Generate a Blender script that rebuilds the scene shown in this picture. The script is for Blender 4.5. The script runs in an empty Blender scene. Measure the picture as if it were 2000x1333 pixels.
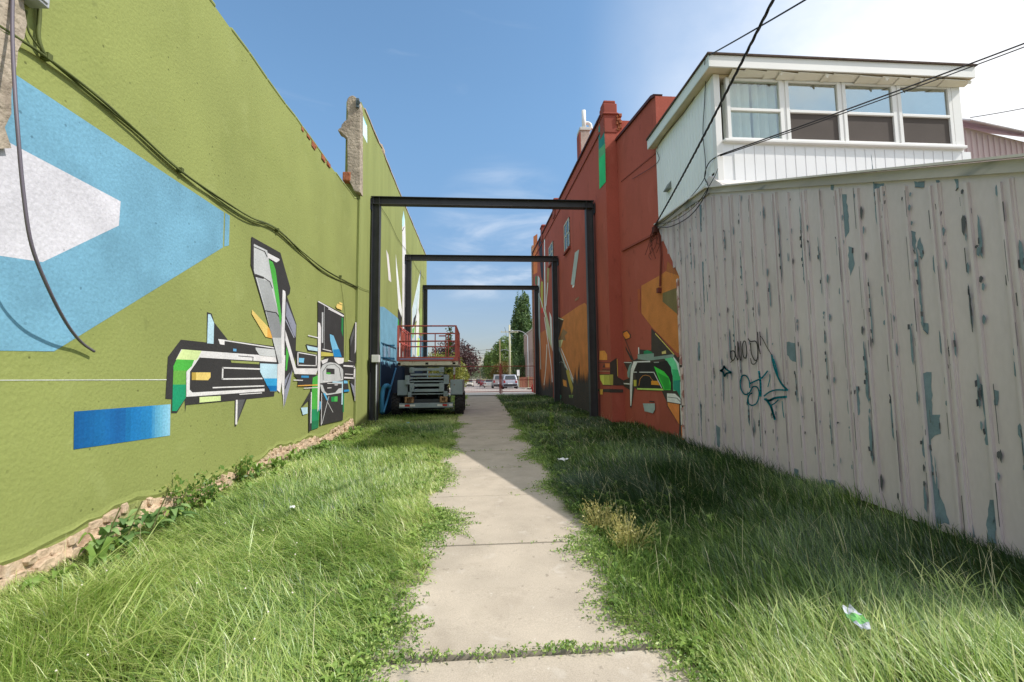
import bpy, bmesh, math, random
import numpy as np
from mathutils import Vector, Matrix
random.seed(7); rng = np.random.default_rng(11)
SC = bpy.context.scene; COL = SC.collection

# ------------------------------------------------------------------ camera
F, CX, CY, H = 890., 1000., 666.5, 1.5          # focal length in photo pixels (2000 wide), eye height
def cam_axes(vx=933, vy=742, roll=.6):
    g = math.radians(roll); dx, dy = vx-CX, vy-CY; c, s = math.cos(g), math.sin(g)
    x0 = c*dx-s*dy; y0 = s*dx+c*dy
    p = math.atan(y0/F); a = math.atan(-x0/F*math.cos(p))
    f = np.array([math.sin(a)*math.cos(p), math.cos(a)*math.cos(p), math.sin(p)])
    r = np.array([math.cos(a), -math.sin(a), 0.]); u = np.cross(r, f)
    return c*r-s*u, s*r+c*u, f
RT, UP, FW = cam_axes(); EYE = np.array([0, 0, H])
cd = bpy.data.cameras.new('camera'); cam = bpy.data.objects.new('camera', cd); COL.objects.link(cam)
cd.sensor_width = 36; cd.lens = 36*F/2000; cd.clip_start = .05; cd.clip_end = 5000
cam.matrix_world = Matrix(((RT[0], UP[0], -FW[0], 0), (RT[1], UP[1], -FW[1], 0), (RT[2], UP[2], -FW[2], H), (0, 0, 0, 1)))
SC.camera = cam
# where a pixel of the photograph lies on a known plane of the place
def ray(x, y): return FW+RT*(x-CX)/F-UP*(y-CY)/F
def atX(x, y, X): d = ray(x, y); return EYE+d*(X/d[0])
def atY(x, y, Y): d = ray(x, y); return EYE+d*(Y/d[1])

# ------------------------------------------------------------------ world, sun, exposure
SUN = Vector((.94, -.31, 1.0)).normalized()      # towards the sun
el = math.asin(SUN.z); az = math.atan2(SUN.x, SUN.y)
W = bpy.data.worlds.new('World'); SC.world = W; W.use_nodes = True
nt = W.node_tree; N = nt.nodes; L = nt.links
bg = N['Background']; bg.inputs['Strength'].default_value = .15
sky = N.new('ShaderNodeTexSky'); sky.sky_type = 'NISHITA'; sky.sun_disc = False
sky.sun_elevation = el; sky.sun_rotation = az
sky.altitude = 200; sky.air_density = 1.15; sky.dust_density = 1.2; sky.ozone_density = 1.6
tc = N.new('ShaderNodeTexCoord')
def nmath(op, a, b=None, c=None, clamp=False):
    n = N.new('ShaderNodeMath'); n.operation = op; n.use_clamp = clamp
    for i, v in enumerate((a, b, c)):
        if v is None: continue
        if isinstance(v, (int, float)): n.inputs[i].default_value = v
        else: L.new(v, n.inputs[i])
    return n.outputs[0]
def sky_lobe(px, py, lo, hi):                     # 0..1 round one direction of the sky
    d = ray(px, py); d = d/np.linalg.norm(d)
    n = N.new('ShaderNodeVectorMath'); n.operation = 'DOT_PRODUCT'
    L.new(tc.outputs['Generated'], n.inputs[0]); n.inputs[1].default_value = tuple(d)
    m = N.new('ShaderNodeMapRange'); m.interpolation_type = 'SMOOTHSTEP'
    m.inputs[1].default_value = math.cos(math.radians(hi)); m.inputs[2].default_value = math.cos(math.radians(lo))
    L.new(n.outputs['Value'], m.inputs[0]); return m.outputs[0]
def sky_noise(sx, sy, sz, scale, lo, hi, dist=.6, detail=9):
    mp = N.new('ShaderNodeMapping'); mp.inputs['Scale'].default_value = (sx, sy, sz)
    mp.inputs['Rotation'].default_value = (.1, -.25, .3)
    L.new(tc.outputs['Generated'], mp.inputs[0])
    n = N.new('ShaderNodeTexNoise'); n.inputs['Scale'].default_value = scale; n.inputs['Detail'].default_value = detail
    n.inputs['Distortion'].default_value = dist; n.inputs['Roughness'].default_value = .55
    L.new(mp.outputs[0], n.inputs[0])
    m = N.new('ShaderNodeMapRange'); m.interpolation_type = 'SMOOTHSTEP'; m.inputs[1].default_value = lo; m.inputs[2].default_value = hi
    L.new(n.outputs['Fac'], m.inputs[0]); return m.outputs[0]
big = nmath('MULTIPLY', sky_lobe(2250, 60, 6, 43), nmath('ADD', nmath('MULTIPLY', sky_noise(1, 1, 1.6, 1.7, .25, .7, .4), .6), .34), clamp=True)
cir = nmath('MULTIPLY', sky_lobe(985, 480, 0, 11), sky_noise(1.0, 1, 4, 4.2, .42, .8, .5))
wisp = nmath('MULTIPLY', sky_noise(1, 1, 5, 3.5, .56, .85, 1.0), .09)
vl = N.new('ShaderNodeVectorMath'); vl.operation = 'DOT_PRODUCT'; L.new(tc.outputs['Generated'], vl.inputs[0]); vl.inputs[1].default_value = tuple(Vector((-.1, -.5, 1)).normalized())
fill_veil = N.new('ShaderNodeMapRange'); fill_veil.interpolation_type = 'SMOOTHSTEP'; fill_veil.inputs[1].default_value = math.cos(math.radians(60)); fill_veil.inputs[2].default_value = math.cos(math.radians(34)); L.new(vl.outputs['Value'], fill_veil.inputs[0])
high = nmath('MULTIPLY', fill_veil.outputs[0], nmath('ADD', nmath('MULTIPLY', sky_noise(1, 1, 1, 3.1, .3, .6), .5), .42))   # unseen bright cloud, added overhead and behind the viewer to fill the shade
cl = nmath('ADD', high, nmath('ADD', nmath('MULTIPLY', big, .95), nmath('MULTIPLY', cir, .5)), clamp=True); cl = nmath('ADD', cl, wisp, clamp=True)
mix = N.new('ShaderNodeMix'); mix.data_type = 'RGBA'
sep = N.new('ShaderNodeSeparateXYZ'); L.new(tc.outputs['Generated'], sep.inputs[0])
low = N.new('ShaderNodeMapRange'); low.inputs[1].default_value = .0; low.inputs[2].default_value = .55; low.interpolation_type = 'SMOOTHSTEP'; L.new(sep.outputs[2], low.inputs[0])
tint = N.new('ShaderNodeMix'); tint.data_type = 'RGBA'; L.new(low.outputs[0], tint.inputs[0]); tint.inputs[6].default_value = (.56, .535, .60, 1); tint.inputs[7].default_value = (.88, 1.07, 1.10, 1)
tin = N.new('ShaderNodeMix'); tin.data_type = 'RGBA'; tin.blend_type = 'MULTIPLY'; tin.inputs[0].default_value = 1; L.new(sky.outputs[0], tin.inputs[6]); L.new(tint.outputs[2], tin.inputs[7])
L.new(cl, mix.inputs[0]); L.new(tin.outputs[2], mix.inputs[6]); mix.inputs[7].default_value = (6.6, 6.5, 6.4, 1)
L.new(mix.outputs[2], bg.inputs['Color'])
sd = bpy.data.lights.new('sun', 'SUN'); so = bpy.data.objects.new('sun', sd); COL.objects.link(so)
sd.energy = 3.2; sd.angle = math.radians(.53); sd.color = (1, .955, .88)
so.rotation_euler = SUN.to_track_quat('Z', 'Y').to_euler()
SC.view_settings.view_transform = 'Standard'; SC.view_settings.look = 'None'
SC.view_settings.exposure = .4; SC.view_settings.gamma = 1
SC.cycles.max_bounces = 6; SC.cycles.diffuse_bounces = 4; SC.cycles.transparent_max_bounces = 8

# ------------------------------------------------------------------ materials
def lin(c): c /= 255.; return c/12.92 if c <= .04045 else ((c+.055)/1.055)**2.4
def C(r, g, b, k=1.): return tuple(min(.88, lin(v)*k) for v in (r, g, b))
_mc = {}
def mat(name, col, rough=.85, spec=.3, metal=0, var=.12, vscale=1.2, fine=0., fscale=60, bump=0., bscale=40, bdist=.01,
        pits=0., pscale=9, spots=None, stretch=(1, 1, 1), grime=None, emit=None):
    """one procedural material: colour drifting at a large scale, fine grain, pits, patches of a second colour, bump"""
    if name in _mc: return _mc[name]
    m = bpy.data.materials.new(name); m.use_nodes = True; t = m.node_tree; n = t.nodes; l = t.links
    b = n['Principled BSDF']; b.inputs['Roughness'].default_value = rough; b.inputs['Metallic'].default_value = metal
    b.inputs['Specular IOR Level'].default_value = spec
    co = n.new('ShaderNodeTexCoord'); mp = n.new('ShaderNodeMapping'); mp.inputs['Scale'].default_value = stretch
    l.new(co.outputs['Object'], mp.inputs[0])
    def noise(s, det=5, d=0.):
        q = n.new('ShaderNodeTexNoise'); q.inputs['Scale'].default_value = s; q.inputs['Detail'].default_value = det
        q.inputs['Distortion'].default_value = d; l.new(mp.outputs[0], q.inputs[0]); return q.outputs['Fac']
    def rng_(v, lo, hi, a, c):
        q = n.new('ShaderNodeMapRange'); q.inputs[1].default_value = lo; q.inputs[2].default_value = hi
        q.inputs[3].default_value = a; q.inputs[4].default_value = c; l.new(v, q.inputs[0]); return q.outputs[0]
    def mul(a, c):
        q = n.new('ShaderNodeMath'); q.operation = 'MULTIPLY'; l.new(a, q.inputs[0]); l.new(c, q.inputs[1]); return q.outputs[0]
    f = rng_(noise(vscale), .3, .7, 1-var, 1+var)
    if fine: f = mul(f, rng_(noise(fscale, 3), .3, .7, 1-fine, 1+fine))
    pit = None
    if pits:
        v = n.new('ShaderNodeTexVoronoi'); v.inputs['Scale'].default_value = pscale; l.new(mp.outputs[0], v.inputs[0])
        pit = rng_(v.outputs['Distance'], .07, .1, 0, 1)
        gate = rng_(noise(2.3, 2), .45, .55, 1, 0)
        q = n.new('ShaderNodeMath'); q.operation = 'MAXIMUM'; l.new(pit, q.inputs[0]); l.new(gate, q.inputs[1]); pit = q.outputs[0]
        f = mul(f, rng_(pit, 0, 1, 1-pits, 1))
    vm = n.new('ShaderNodeVectorMath'); vm.operation = 'SCALE'; vm.inputs[0].default_value = col; l.new(f, vm.inputs['Scale'])
    out = vm.outputs[0]
    for sp in (spots or []):                      # (colour, noise scale, lo, hi, amount)
        k = rng_(noise(sp[1], 6, .3), sp[2], sp[3], 0, sp[4])
        x = n.new('ShaderNodeMix'); x.data_type = 'RGBA'; l.new(k, x.inputs[0]); l.new(out, x.inputs[6])
        x.inputs[7].default_value = (*sp[0], 1); out = x.outputs[2]
    l.new(out, b.inputs['Base Color'])
    if bump:
        bp = n.new('ShaderNodeBump'); bp.inputs['Strength'].default_value = bump; bp.inputs['Distance'].default_value = bdist
        hgt = noise(bscale, 4)
        if pit is not None: hgt = mul(hgt, rng_(pit, 0, 1, .3, 1))
        l.new(hgt, bp.inputs['Height']); l.new(bp.outputs[0], b.inputs['Normal'])
    _mc[name] = m; return m
def leafmat(name, cols, transl=.35, gloss=.06):
    """foliage: colour picked per leaf from a mesh attribute, part of the light passes through"""
    if name in _mc: return _mc[name]
    m = bpy.data.materials.new(name); m.use_nodes = True; t = m.node_tree; n = t.nodes; l = t.links
    n.remove(n['Principled BSDF']); at = n.new('ShaderNodeAttribute'); at.attribute_name = 'rnd'
    rp = n.new('ShaderNodeValToRGB'); e = rp.color_ramp.elements
    while len(e) < len(cols): e.new(.5)
    for i, c in enumerate(cols): e[i].position = i/(len(cols)-1); e[i].color = (*c, 1)
    l.new(at.outputs['Fac'], rp.inputs[0])
    d = n.new('ShaderNodeBsdfDiffuse'); tr = n.new('ShaderNodeBsdfTranslucent'); gl = n.new('ShaderNodeBsdfGlossy')
    gl.inputs['Roughness'].default_value = .45; gl.inputs['Color'].default_value = (.5, .5, .5, 1)
    l.new(rp.outputs[0], d.inputs[0]); l.new(rp.outputs[0], tr.inputs[0])
    a = n.new('ShaderNodeMixShader'); a.inputs[0].default_value = transl; l.new(d.outputs[0], a.inputs[1]); l.new(tr.outputs[0], a.inputs[2])
    fr = n.new('ShaderNodeMixShader'); fr.inputs[0].default_value = gloss; l.new(a.outputs[0], fr.inputs[1]); l.new(gl.outputs[0], fr.inputs[2])
    l.new(fr.outputs[0], n['Material Output'].inputs[0]); _mc[name] = m; return m
def glassmat(name, tint, refl=.3):
    if name in _mc: return _mc[name]
    m = bpy.data.materials.new(name); m.use_nodes = True; t = m.node_tree; n = t.nodes; l = t.links
    n.remove(n['Principled BSDF'])
    g = n.new('ShaderNodeBsdfGlossy'); g.inputs['Roughness'].default_value = .02; g.inputs['Color'].default_value = (.98, 1, .93, 1)
    tr = n.new('ShaderNodeBsdfTransparent'); tr.inputs[0].default_value = (*tint, 1)
    x = n.new('ShaderNodeMixShader'); x.inputs[0].default_value = refl
    nz = n.new('ShaderNodeTexNoise'); nz.inputs['Scale'].default_value = 1.6; cc = n.new('ShaderNodeTexCoord'); l.new(cc.outputs['Object'], nz.inputs[0])
    bp = n.new('ShaderNodeBump'); bp.inputs['Strength'].default_value = .25; bp.inputs['Distance'].default_value = .03; l.new(nz.outputs[0], bp.inputs['Height']); l.new(bp.outputs[0], g.inputs['Normal'])
    l.new(tr.outputs[0], x.inputs[1]); l.new(g.outputs[0], x.inputs[2]); l.new(x.outputs[0], n['Material Output'].inputs[0])
    _mc[name] = m; return m

# ------------------------------------------------------------------ mesh helpers
class MB:
    def __init__(s): s.v = []; s.f = []; s.m = []
    def add(s, vs, fs, mi=0):
        o = len(s.v); s.v += [tuple(map(float, p)) for p in vs]; s.f += [tuple(i+o for i in q) for q in fs]; s.m += [mi]*len(fs); return s
    def box(s, x0, x1, y0, y1, z0, z1, mi=0):
        return s.add([(x, y, z) for z in (z0, z1) for y in (y0, y1) for x in (x0, x1)],
                     [(0, 2, 3, 1), (4, 5, 7, 6), (0, 1, 5, 4), (2, 6, 7, 3), (0, 4, 6, 2), (1, 3, 7, 5)], mi)
    def bar(s, p, q, w, h=None, mi=0, up=(0, 0, 1)):
        p = Vector(p); q = Vector(q); h = h or w; d = (q-p).normalized(); u = Vector(up)
        if abs(d.dot(u)) > .98: u = Vector((0, 1, 0))
        a = d.cross(u).normalized()*w/2; b = a.cross(d).normalized()*h/2
        vs = [e+i*a+j*b for e in (p, q) for i, j in ((-1, -1), (1, -1), (1, 1), (-1, 1))]
        return s.add(vs, [(3, 2, 1, 0), (4, 5, 6, 7), (0, 1, 5, 4), (1, 2, 6, 5), (2, 3, 7, 6), (3, 0, 4, 7)], mi)
    def tube(s, pts, r, n=8, mi=0, r1=None, cap=True):
        pts = [Vector(p) for p in pts]; k = len(pts); o = len(s.v); a = None
        for i, p in enumerate(pts):
            d = (pts[min(i+1, k-1)]-pts[max(i-1, 0)]).normalized()
            if a is None: a = d.orthogonal().normalized()
            a = (a-d*a.dot(d)).normalized(); b = d.cross(a)
            rr = r if r1 is None else r+(r1-r)*i/(k-1)
            for j in range(n):
                t = 2*math.pi*j/n; s.v.append(tuple(p+(a*math.cos(t)+b*math.sin(t))*rr))
        for i in range(k-1):
            for j in range(n):
                s.f.append((o+i*n+j, o+i*n+(j+1) % n, o+(i+1)*n+(j+1) % n, o+(i+1)*n+j)); s.m.append(mi)
        if cap:
            s.f.append(tuple(o+j for j in reversed(range(n)))); s.f.append(tuple(o+(k-1)*n+j for j in range(n))); s.m += [mi, mi]
        return s
    def prism(s, pts, off, mi=0, mside=None):
        """polygon (3-D points) extruded by the vector off"""
        n = len(pts); off = Vector(off); a = [Vector(p) for p in pts]
        nrm = sum(((a[i]).cross(a[(i+1) % n]) for i in range(n)), Vector())
        if nrm.dot(off) > 0: a.reverse()
        s.add(a+[p+off for p in a], [tuple(range(n))], mi); o = len(s.v)-2*n
        s.f.append(tuple(o+n+i for i in reversed(range(n)))); s.m.append(mi)
        for i in range(n):
            j = (i+1) % n; s.f.append((o+j, o+i, o+n+i, o+n+j)); s.m.append(mi if mside is None else mside)
        return s
    def build(s, name, mats, parent=None, smooth=False, bevel=0, seg=2, label=None):
        me = bpy.data.meshes.new(name); me.from_pydata(s.v, [], s.f)
        for m in (mats if isinstance(mats, (list, tuple)) else [mats]): me.materials.append(m)
        me.polygons.foreach_set('material_index', s.m)
        if smooth: me.polygons.foreach_set('use_smooth', [True]*len(s.f))
        o = bpy.data.objects.new(name, me); COL.objects.link(o)
        if bevel:
            b = o.modifiers.new('bevel', 'BEVEL'); b.width = bevel; b.segments = seg; b.limit_method = 'ANGLE'; b.angle_limit = .6
        if parent is not None: o.parent = parent; o.location = -parent.location if parent.get('world_built') else (0, 0, 0)
        if label: o['label'] = label
        return o
def tag(o, label=None, cat=None, group=None, kind=None):
    if label: o['label'] = label
    if cat: o['category'] = cat
    if group: o['group'] = group
    if kind: o['kind'] = kind
    return o
def thing(name, label, cat, loc=(0, 0, 0), group=None, world=True):
    """Empty at the base of a thing; with world=True its parts are built in world coordinates"""
    o = bpy.data.objects.new(name, None); COL.objects.link(o); o.location = loc; o.empty_display_size = .3
    if world: o['world_built'] = 1
    return tag(o, label, cat, group)
def raw_mesh(name, V, faces_n, idx, mats, rnd=None, mi=None, parent=None, smooth=False):
    """big meshes straight from numpy: V (n,3), faces_n loop counts, idx loop vertex indices, rnd per vertex"""
    me = bpy.data.meshes.new(name); me.vertices.add(len(V)); me.vertices.foreach_set('co', np.asarray(V, np.float32).ravel())
    me.loops.add(len(idx)); me.loops.foreach_set('vertex_index', np.asarray(idx, np.int32))
    st = np.concatenate(([0], np.cumsum(faces_n)[:-1])).astype(np.int32)
    me.polygons.add(len(faces_n)); me.polygons.foreach_set('loop_start', st)
    for m in (mats if isinstance(mats, (list, tuple)) else [mats]): me.materials.append(m)
    if mi is not None: me.polygons.foreach_set('material_index', np.asarray(mi, np.int32))
    if rnd is not None:
        a = me.attributes.new('rnd', 'FLOAT', 'POINT'); a.data.foreach_set('value', np.asarray(rnd, np.float32))
    if smooth: me.polygons.foreach_set('use_smooth', np.ones(len(faces_n), bool))
    me.update(calc_edges=True)
    o = bpy.data.objects.new(name, me); COL.objects.link(o)
    if parent is not None: o.parent = parent; o.location = -parent.location if parent.get('world_built') else (0, 0, 0)
    return o

# ------------------------------------------------------------------ the place: main planes (metres)
XL, XT = -3.30, -3.25            # near green wall, tall green wall
XF, XR = 3.75, 4.11              # red wall behind the frames, its recessed part
YP = 12.61                       # corner of the red wall's projecting part
XS = 4.07                        # face of the metal shed
YH = 7.23                        # front of the white house
def gz(x, y):                    # ground along the walk
    x = np.asarray(x, float); y = np.asarray(y, float)
    base = .02*np.clip(y, -10, 27.5)
    bank = .02*np.clip((-1.2-x)/2., 0, 1)+.06*np.clip((x-1.6)/2.4, 0, 1)
    fade = np.clip((27-y)/3, 0, 1)
    lump = .025*np.sin(x*2.3+y*1.1)+.02*np.sin(y*2.9-x*1.7+1)
    side = np.clip((np.abs(x-.22)-.85)/.4, 0, 1)
    return base+(bank+lump*side)*fade
def road_z(y):                   # the street beyond the gate dips, then rises again
    return np.interp(y, [-50, 0, 27.5, 31, 48, 91, 109, 150, 250, 400, 2000], [-1, 0, .55, .5, .5, -.05, -.2, -.1, .3, 1, 6])

# ------------------------------------------------------------------ ground, walk, road
M_soil = mat('lawn soil', C(62, 74, 36), .95, .1, var=.35, vscale=6, fine=.3, fscale=90, bump=.6, bscale=40, bdist=.02)
M_dry = mat('dry verge', C(150, 138, 100), .95, .1, var=.25, vscale=.25, fine=.2, fscale=5,
            spots=[(C(92, 112, 58), .12, .45, .6, .8)])
M_walk = mat('walk concrete', C(180, 168, 153), .9, .2, var=.13, vscale=2.1, fine=.14, fscale=140, bump=.25, bscale=220, bdist=.003,
             pits=.25, pscale=38, spots=[(C(138, 126, 112), 2.6, .54, .74, .4), (C(206, 198, 188), 6.3, .6, .72, .4), (C(120, 112, 100), 19, .66, .72, .5), (C(212, 206, 196), 27, .69, .74, .6)])
M_asph = mat('old asphalt', C(164, 151, 144), .92, .2, var=.1, vscale=.3, fine=.08, fscale=30, spots=[(C(128, 122, 118), .35, .5, .62, .6)])
M_kerb = mat('pale kerb concrete', C(205, 198, 186), .9, .2, var=.08)
def grid(name, xs, ys, zf, m, kind='structure'):
    xs = np.asarray(xs); ys = np.asarray(ys); X, Y = np.meshgrid(xs, ys); Z = zf(X, Y)
    V = np.stack([X, Y, Z], -1).reshape(-1, 3); nx = len(xs); I = np.arange((len(ys)-1)*nx).reshape(-1, nx)[:, :-1].ravel()
    idx = np.stack([I, I+1, I+nx+1, I+nx], 1).ravel()
    o = raw_mesh(name, V, np.full(len(I), 4), idx, m, smooth=True); o['kind'] = kind; return o
grid('ground', [-2500, -300, -60, -20, -6, 0, 6, 20, 60, 300, 2500], list(np.arange(-60, 30, 6))+[30, 31, 48, 70, 91, 109, 150, 250, 400, 900, 2500],
     lambda x, y: road_z(y)-.09, M_dry)
lawnL = grid('lawn', np.linspace(-3.6, -.5, 26), np.linspace(-1, 28.2, 140), lambda x, y: gz(x, y)-.012-.05*np.clip((x+.75)/.2, 0, 1), M_soil)
lawnR = grid('lawn', np.linspace(.98, 4.3, 26), np.linspace(-1, 28.2, 140), lambda x, y: gz(x, y)-.012-.05*np.clip((1.2-x)/.2, 0, 1), M_soil)
wb = MB(); joints = [2.55+1.535*k for k in range(-3, 18)]
wj = []
for k in range(len(joints)-1):
    a, b = joints[k], joints[k+1]
    if b > 28: break
    g = .022 if abs(a-2.55) < .01 else .011; t = random.uniform(-.004, .004) + (-.012 if a < 2.5 and a > .9 else 0)
    z = lambda y: .02*y+t
    a2, b2 = a+g, b-(.022 if abs(b-2.55) < .01 else .011)
    x0, x1 = -.64, 1.10
    wb.add([(x0, a2, z(a2)-.1), (x1, a2, z(a2)-.1), (x1, b2, z(b2)-.1), (x0, b2, z(b2)-.1), (x0, a2, z(a2)), (x1, a2, z(a2)), (x1, b2, z(b2)), (x0, b2, z(b2))],
           [(4, 5, 6, 7), (0, 1, 5, 4), (1, 2, 6, 5), (2, 3, 7, 6), (3, 0, 4, 7)])
tag(wb.build('sidewalk', M_walk, bevel=.006), kind='structure')
jb = MB(); jb.add([(-.7, -2.5, -.09), (1.15, -2.5, -.09), (1.15, 28, .52), (-.7, 28, .52)], [(0, 1, 2, 3)])
tag(jb.build('soil', M_soil), kind='structure')
apr = MB(); apr.add([(-30, 27.6, .565), (30, 27.6, .565), (30, 31.6, .60), (-30, 31.6, .60), (30, 31.6, .44), (-30, 31.6, .44)], [(0, 1, 2, 3), (3, 2, 4, 5)])
tag(apr.build('pavement', M_kerb), kind='structure')
ys = [31.6, 36, 42, 48, 60, 75, 91, 109, 130, 150, 200, 250, 400, 700]
def rx(y): return -.012*max(0, y-48)         # the street bears slightly left
def strip(name, x0, x1, ys, dz, m):
    b = MB(); vs = []
    for y in ys: k = rx(y); vs += [(x0+k, y, road_z(y)+dz), (x1+k, y, road_z(y)+dz)]
    b.add(vs, [(2*i, 2*i+1, 2*i+3, 2*i+2) for i in range(len(ys)-1)]); return tag(b.build(name, m), kind='structure')
strip('road', -3.2, 5.0, ys, -.02, M_asph)
cs = MB(); cs.add([(-90, 31.7, .455), (90, 31.7, .455), (90, 46, .455), (-90, 46, .455)], [(0, 1, 2, 3)])
tag(cs.build('cross_road', M_asph), kind='structure')
kb = MB()
for x in (-3.35, 5.0):
    for i in range(3, len(ys)-1):
        a, b = ys[i], ys[i+1]; za, zb = road_z(a)-.03, road_z(b)-.03
        xa, xb = x+rx(a), x+rx(b)
        kb.add([(xa, a, za-.1), (xa+.15, a, za-.1), (xb+.15, b, zb-.1), (xb, b, zb-.1), (xa, a, za+.13), (xa+.15, a, za+.13), (xb+.15, b, zb+.13), (xb, b, zb+.13)],
               [(4, 5, 6, 7), (0, 1, 5, 4), (1, 2, 6, 5), (2, 3, 7, 6), (3, 0, 4, 7)])
tag(kb.build('kerb', M_kerb), kind='structure')
strip('verge_path', 5.16, 7.2, ys[3:], .06, M_kerb)

# ------------------------------------------------------------------ paint on walls
def paint(rgb, k=.8, base='stucco'):
    nm = '%s paint %d %d %d' % (base, *rgb)
    return mat(nm, C(*rgb, k), .85, .25, var=.12, vscale=2.2, fine=.09, fscale=38, bump=.4, bscale=34, bdist=.012, pits=.35, pscale=7)
class Mural:
    """layers of flat paint on a wall, each a hair (0.25 mm) above the one below"""
    def __init__(s, plane, k): s.b = MB(); s.mats = []; s.n = 0; s.plane = plane; s.k = k
    def mi(s, rgb):
        m = paint(rgb, s.k)
        if m not in s.mats: s.mats.append(m)
        return s.mats.index(m)
    def poly(s, view, pts, rgb, plane=None):
        x0, y0, sc = view; s.n += 1; e = .0025+s.n*.00025
        ax, val, sg = plane or s.plane
        q = [(atX if ax == 'X' else atY)(x0+a*sc, y0+b*sc, val+sg*e) for a, b in pts]
        nrm = sum((Vector(q[i]).cross(Vector(q[(i+1) % len(q)])) for i in range(len(q))), Vector())
        if (nrm.x if ax == 'X' else nrm.y)*sg < 0: q.reverse()
        s.b.add(q, [tuple(range(len(q)))], s.mi(rgb))
    def line(s, view, pts, w, rgb, plane=None):
        for i in range(len(pts)-1):
            (a, b), (c, d) = pts[i], pts[i+1]; l = math.hypot(c-a, d-b) or 1; ux, uy = (c-a)/l, (d-b)/l
            e = w*.3 if len(pts) > 2 else 0; nx, ny = -uy*w/2, ux*w/2
            s.poly(view, [(a-ux*e+nx, b-uy*e+ny), (c+ux*e+nx, d+uy*e+ny), (c+ux*e-nx, d+uy*e-ny), (a-ux*e-nx, b-uy*e-ny)], rgb, plane)
            s.n -= 1
        s.n += 1
    def build(s, parent): return s.b.build('mural', s.mats, parent)
VA = (0, 0, .5624); V1 = (320, 600, .18); V2 = (480, 450, .1575); V3 = (540, 580, .2026); V4 = (735, 400, .2402)
V5 = (1035, 440, .2814); V6 = (1160, 620, .1801); V7 = (1400, 630, .15); V8 = (1030, 480, .3); PX = (0, 0, 1)
K, WH, LG, MG, DG = (62, 60, 60), (236, 232, 232), (205, 206, 206), (170, 172, 172), (98, 98, 100)
BLUE, SKYB, PALE = (122, 174, 200), (30, 120, 190), (196, 228, 242)
GR, GR2, TEAL, LIME, YEL, ORG = (84, 184, 74), (110, 172, 74), (34, 156, 112), (222, 238, 168), (244, 212, 124), (236, 176, 84)

# ------------------------------------------------------------------ left: near green wall
GREEN = (157, 165, 96)
M_green = mat('green stucco', C(*GREEN, .78), .88, .25, var=.09, vscale=.7, fine=.05, fscale=45, bump=.45, bscale=30, bdist=.014, pits=.5, pscale=8,
              spots=[(C(138, 148, 80, .78), .9, .56, .8, .55), (C(174, 182, 116, .78), 2.7, .58, .76, .4), (C(120, 126, 74, .75), 7, .68, .76, .35)])
M_green2 = mat('green stucco faded', C(157, 166, 100, .78), .88, .25, var=.1, vscale=.8, fine=.04, fscale=30, bump=.3, bscale=26, bdist=.01, stretch=(1, 2.5, .35))
M_stone = mat('raw rubble stone', C(214, 188, 160, .8), .95, .15, var=.18, vscale=5, fine=.12, fscale=50, bump=.9, bscale=18, bdist=.03,
              spots=[(C(160, 130, 108, .8), 7, .55, .65, .7), (C(228, 212, 196, .8), 4, .6, .7, .6), (C(150, 160, 92, .75), 2.2, .6, .64, .9)])
M_conc = mat('broken concrete', C(186, 172, 154, .8), .95, .15, var=.15, vscale=2.2, fine=.12, fscale=24, bump=.9, bscale=14, bdist=.04,
             spots=[(C(150, 136, 122, .8), 2.6, .5, .62, .7)])
M_brickred = mat('raw red brick', C(176, 110, 82, .8), .95, .15, var=.25, vscale=9, bump=.9, bscale=22, bdist=.03)
gw = thing('green_wall', 'long green painted stucco wall with blue diamond and graphic mural along grass', 'wall', (XL, 8, 0))
top = [(-.5, 6.2)]; y = 0.
while y < 12.5:
    top.append((y, 6.22+.026*max(0, y-5)+random.uniform(-.02, .02))); y += random.uniform(.25, .7)
top.append((12.55, 6.55))
pts = [Vector((XL, -.5, -.1)), *[Vector((XL, a, b)) for a, b in top], Vector((XL, 12.55, -.1))]
MB().prism(pts, (-.38, 0, 0)).build('wall_body', M_green, gw)
# rounded mortar cap along the top, broken in places
cb = MB()
for i in range(len(top)-1):
    (a, za), (b, zb) = top[i], top[i+1]
    if 3 < i % 9 < 5: continue
    cb.bar((XL-.19, a, za+.012), (XL-.19, b-.01, zb+.012), .405, .05)
cb.build('coping', [M_green2], gw, bevel=.02)
bkb = MB()
for k in range(10):
    y = random.uniform(8.2, 10.2); z = 6.22+.026*(y-5)
    bkb.box(XL+.004, XL+random.uniform(.01, .03), y, y+random.uniform(.06, .2), z-random.uniform(.06, .13), z-.005)
bkb.build('exposed_brick', M_brickred, gw)
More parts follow.
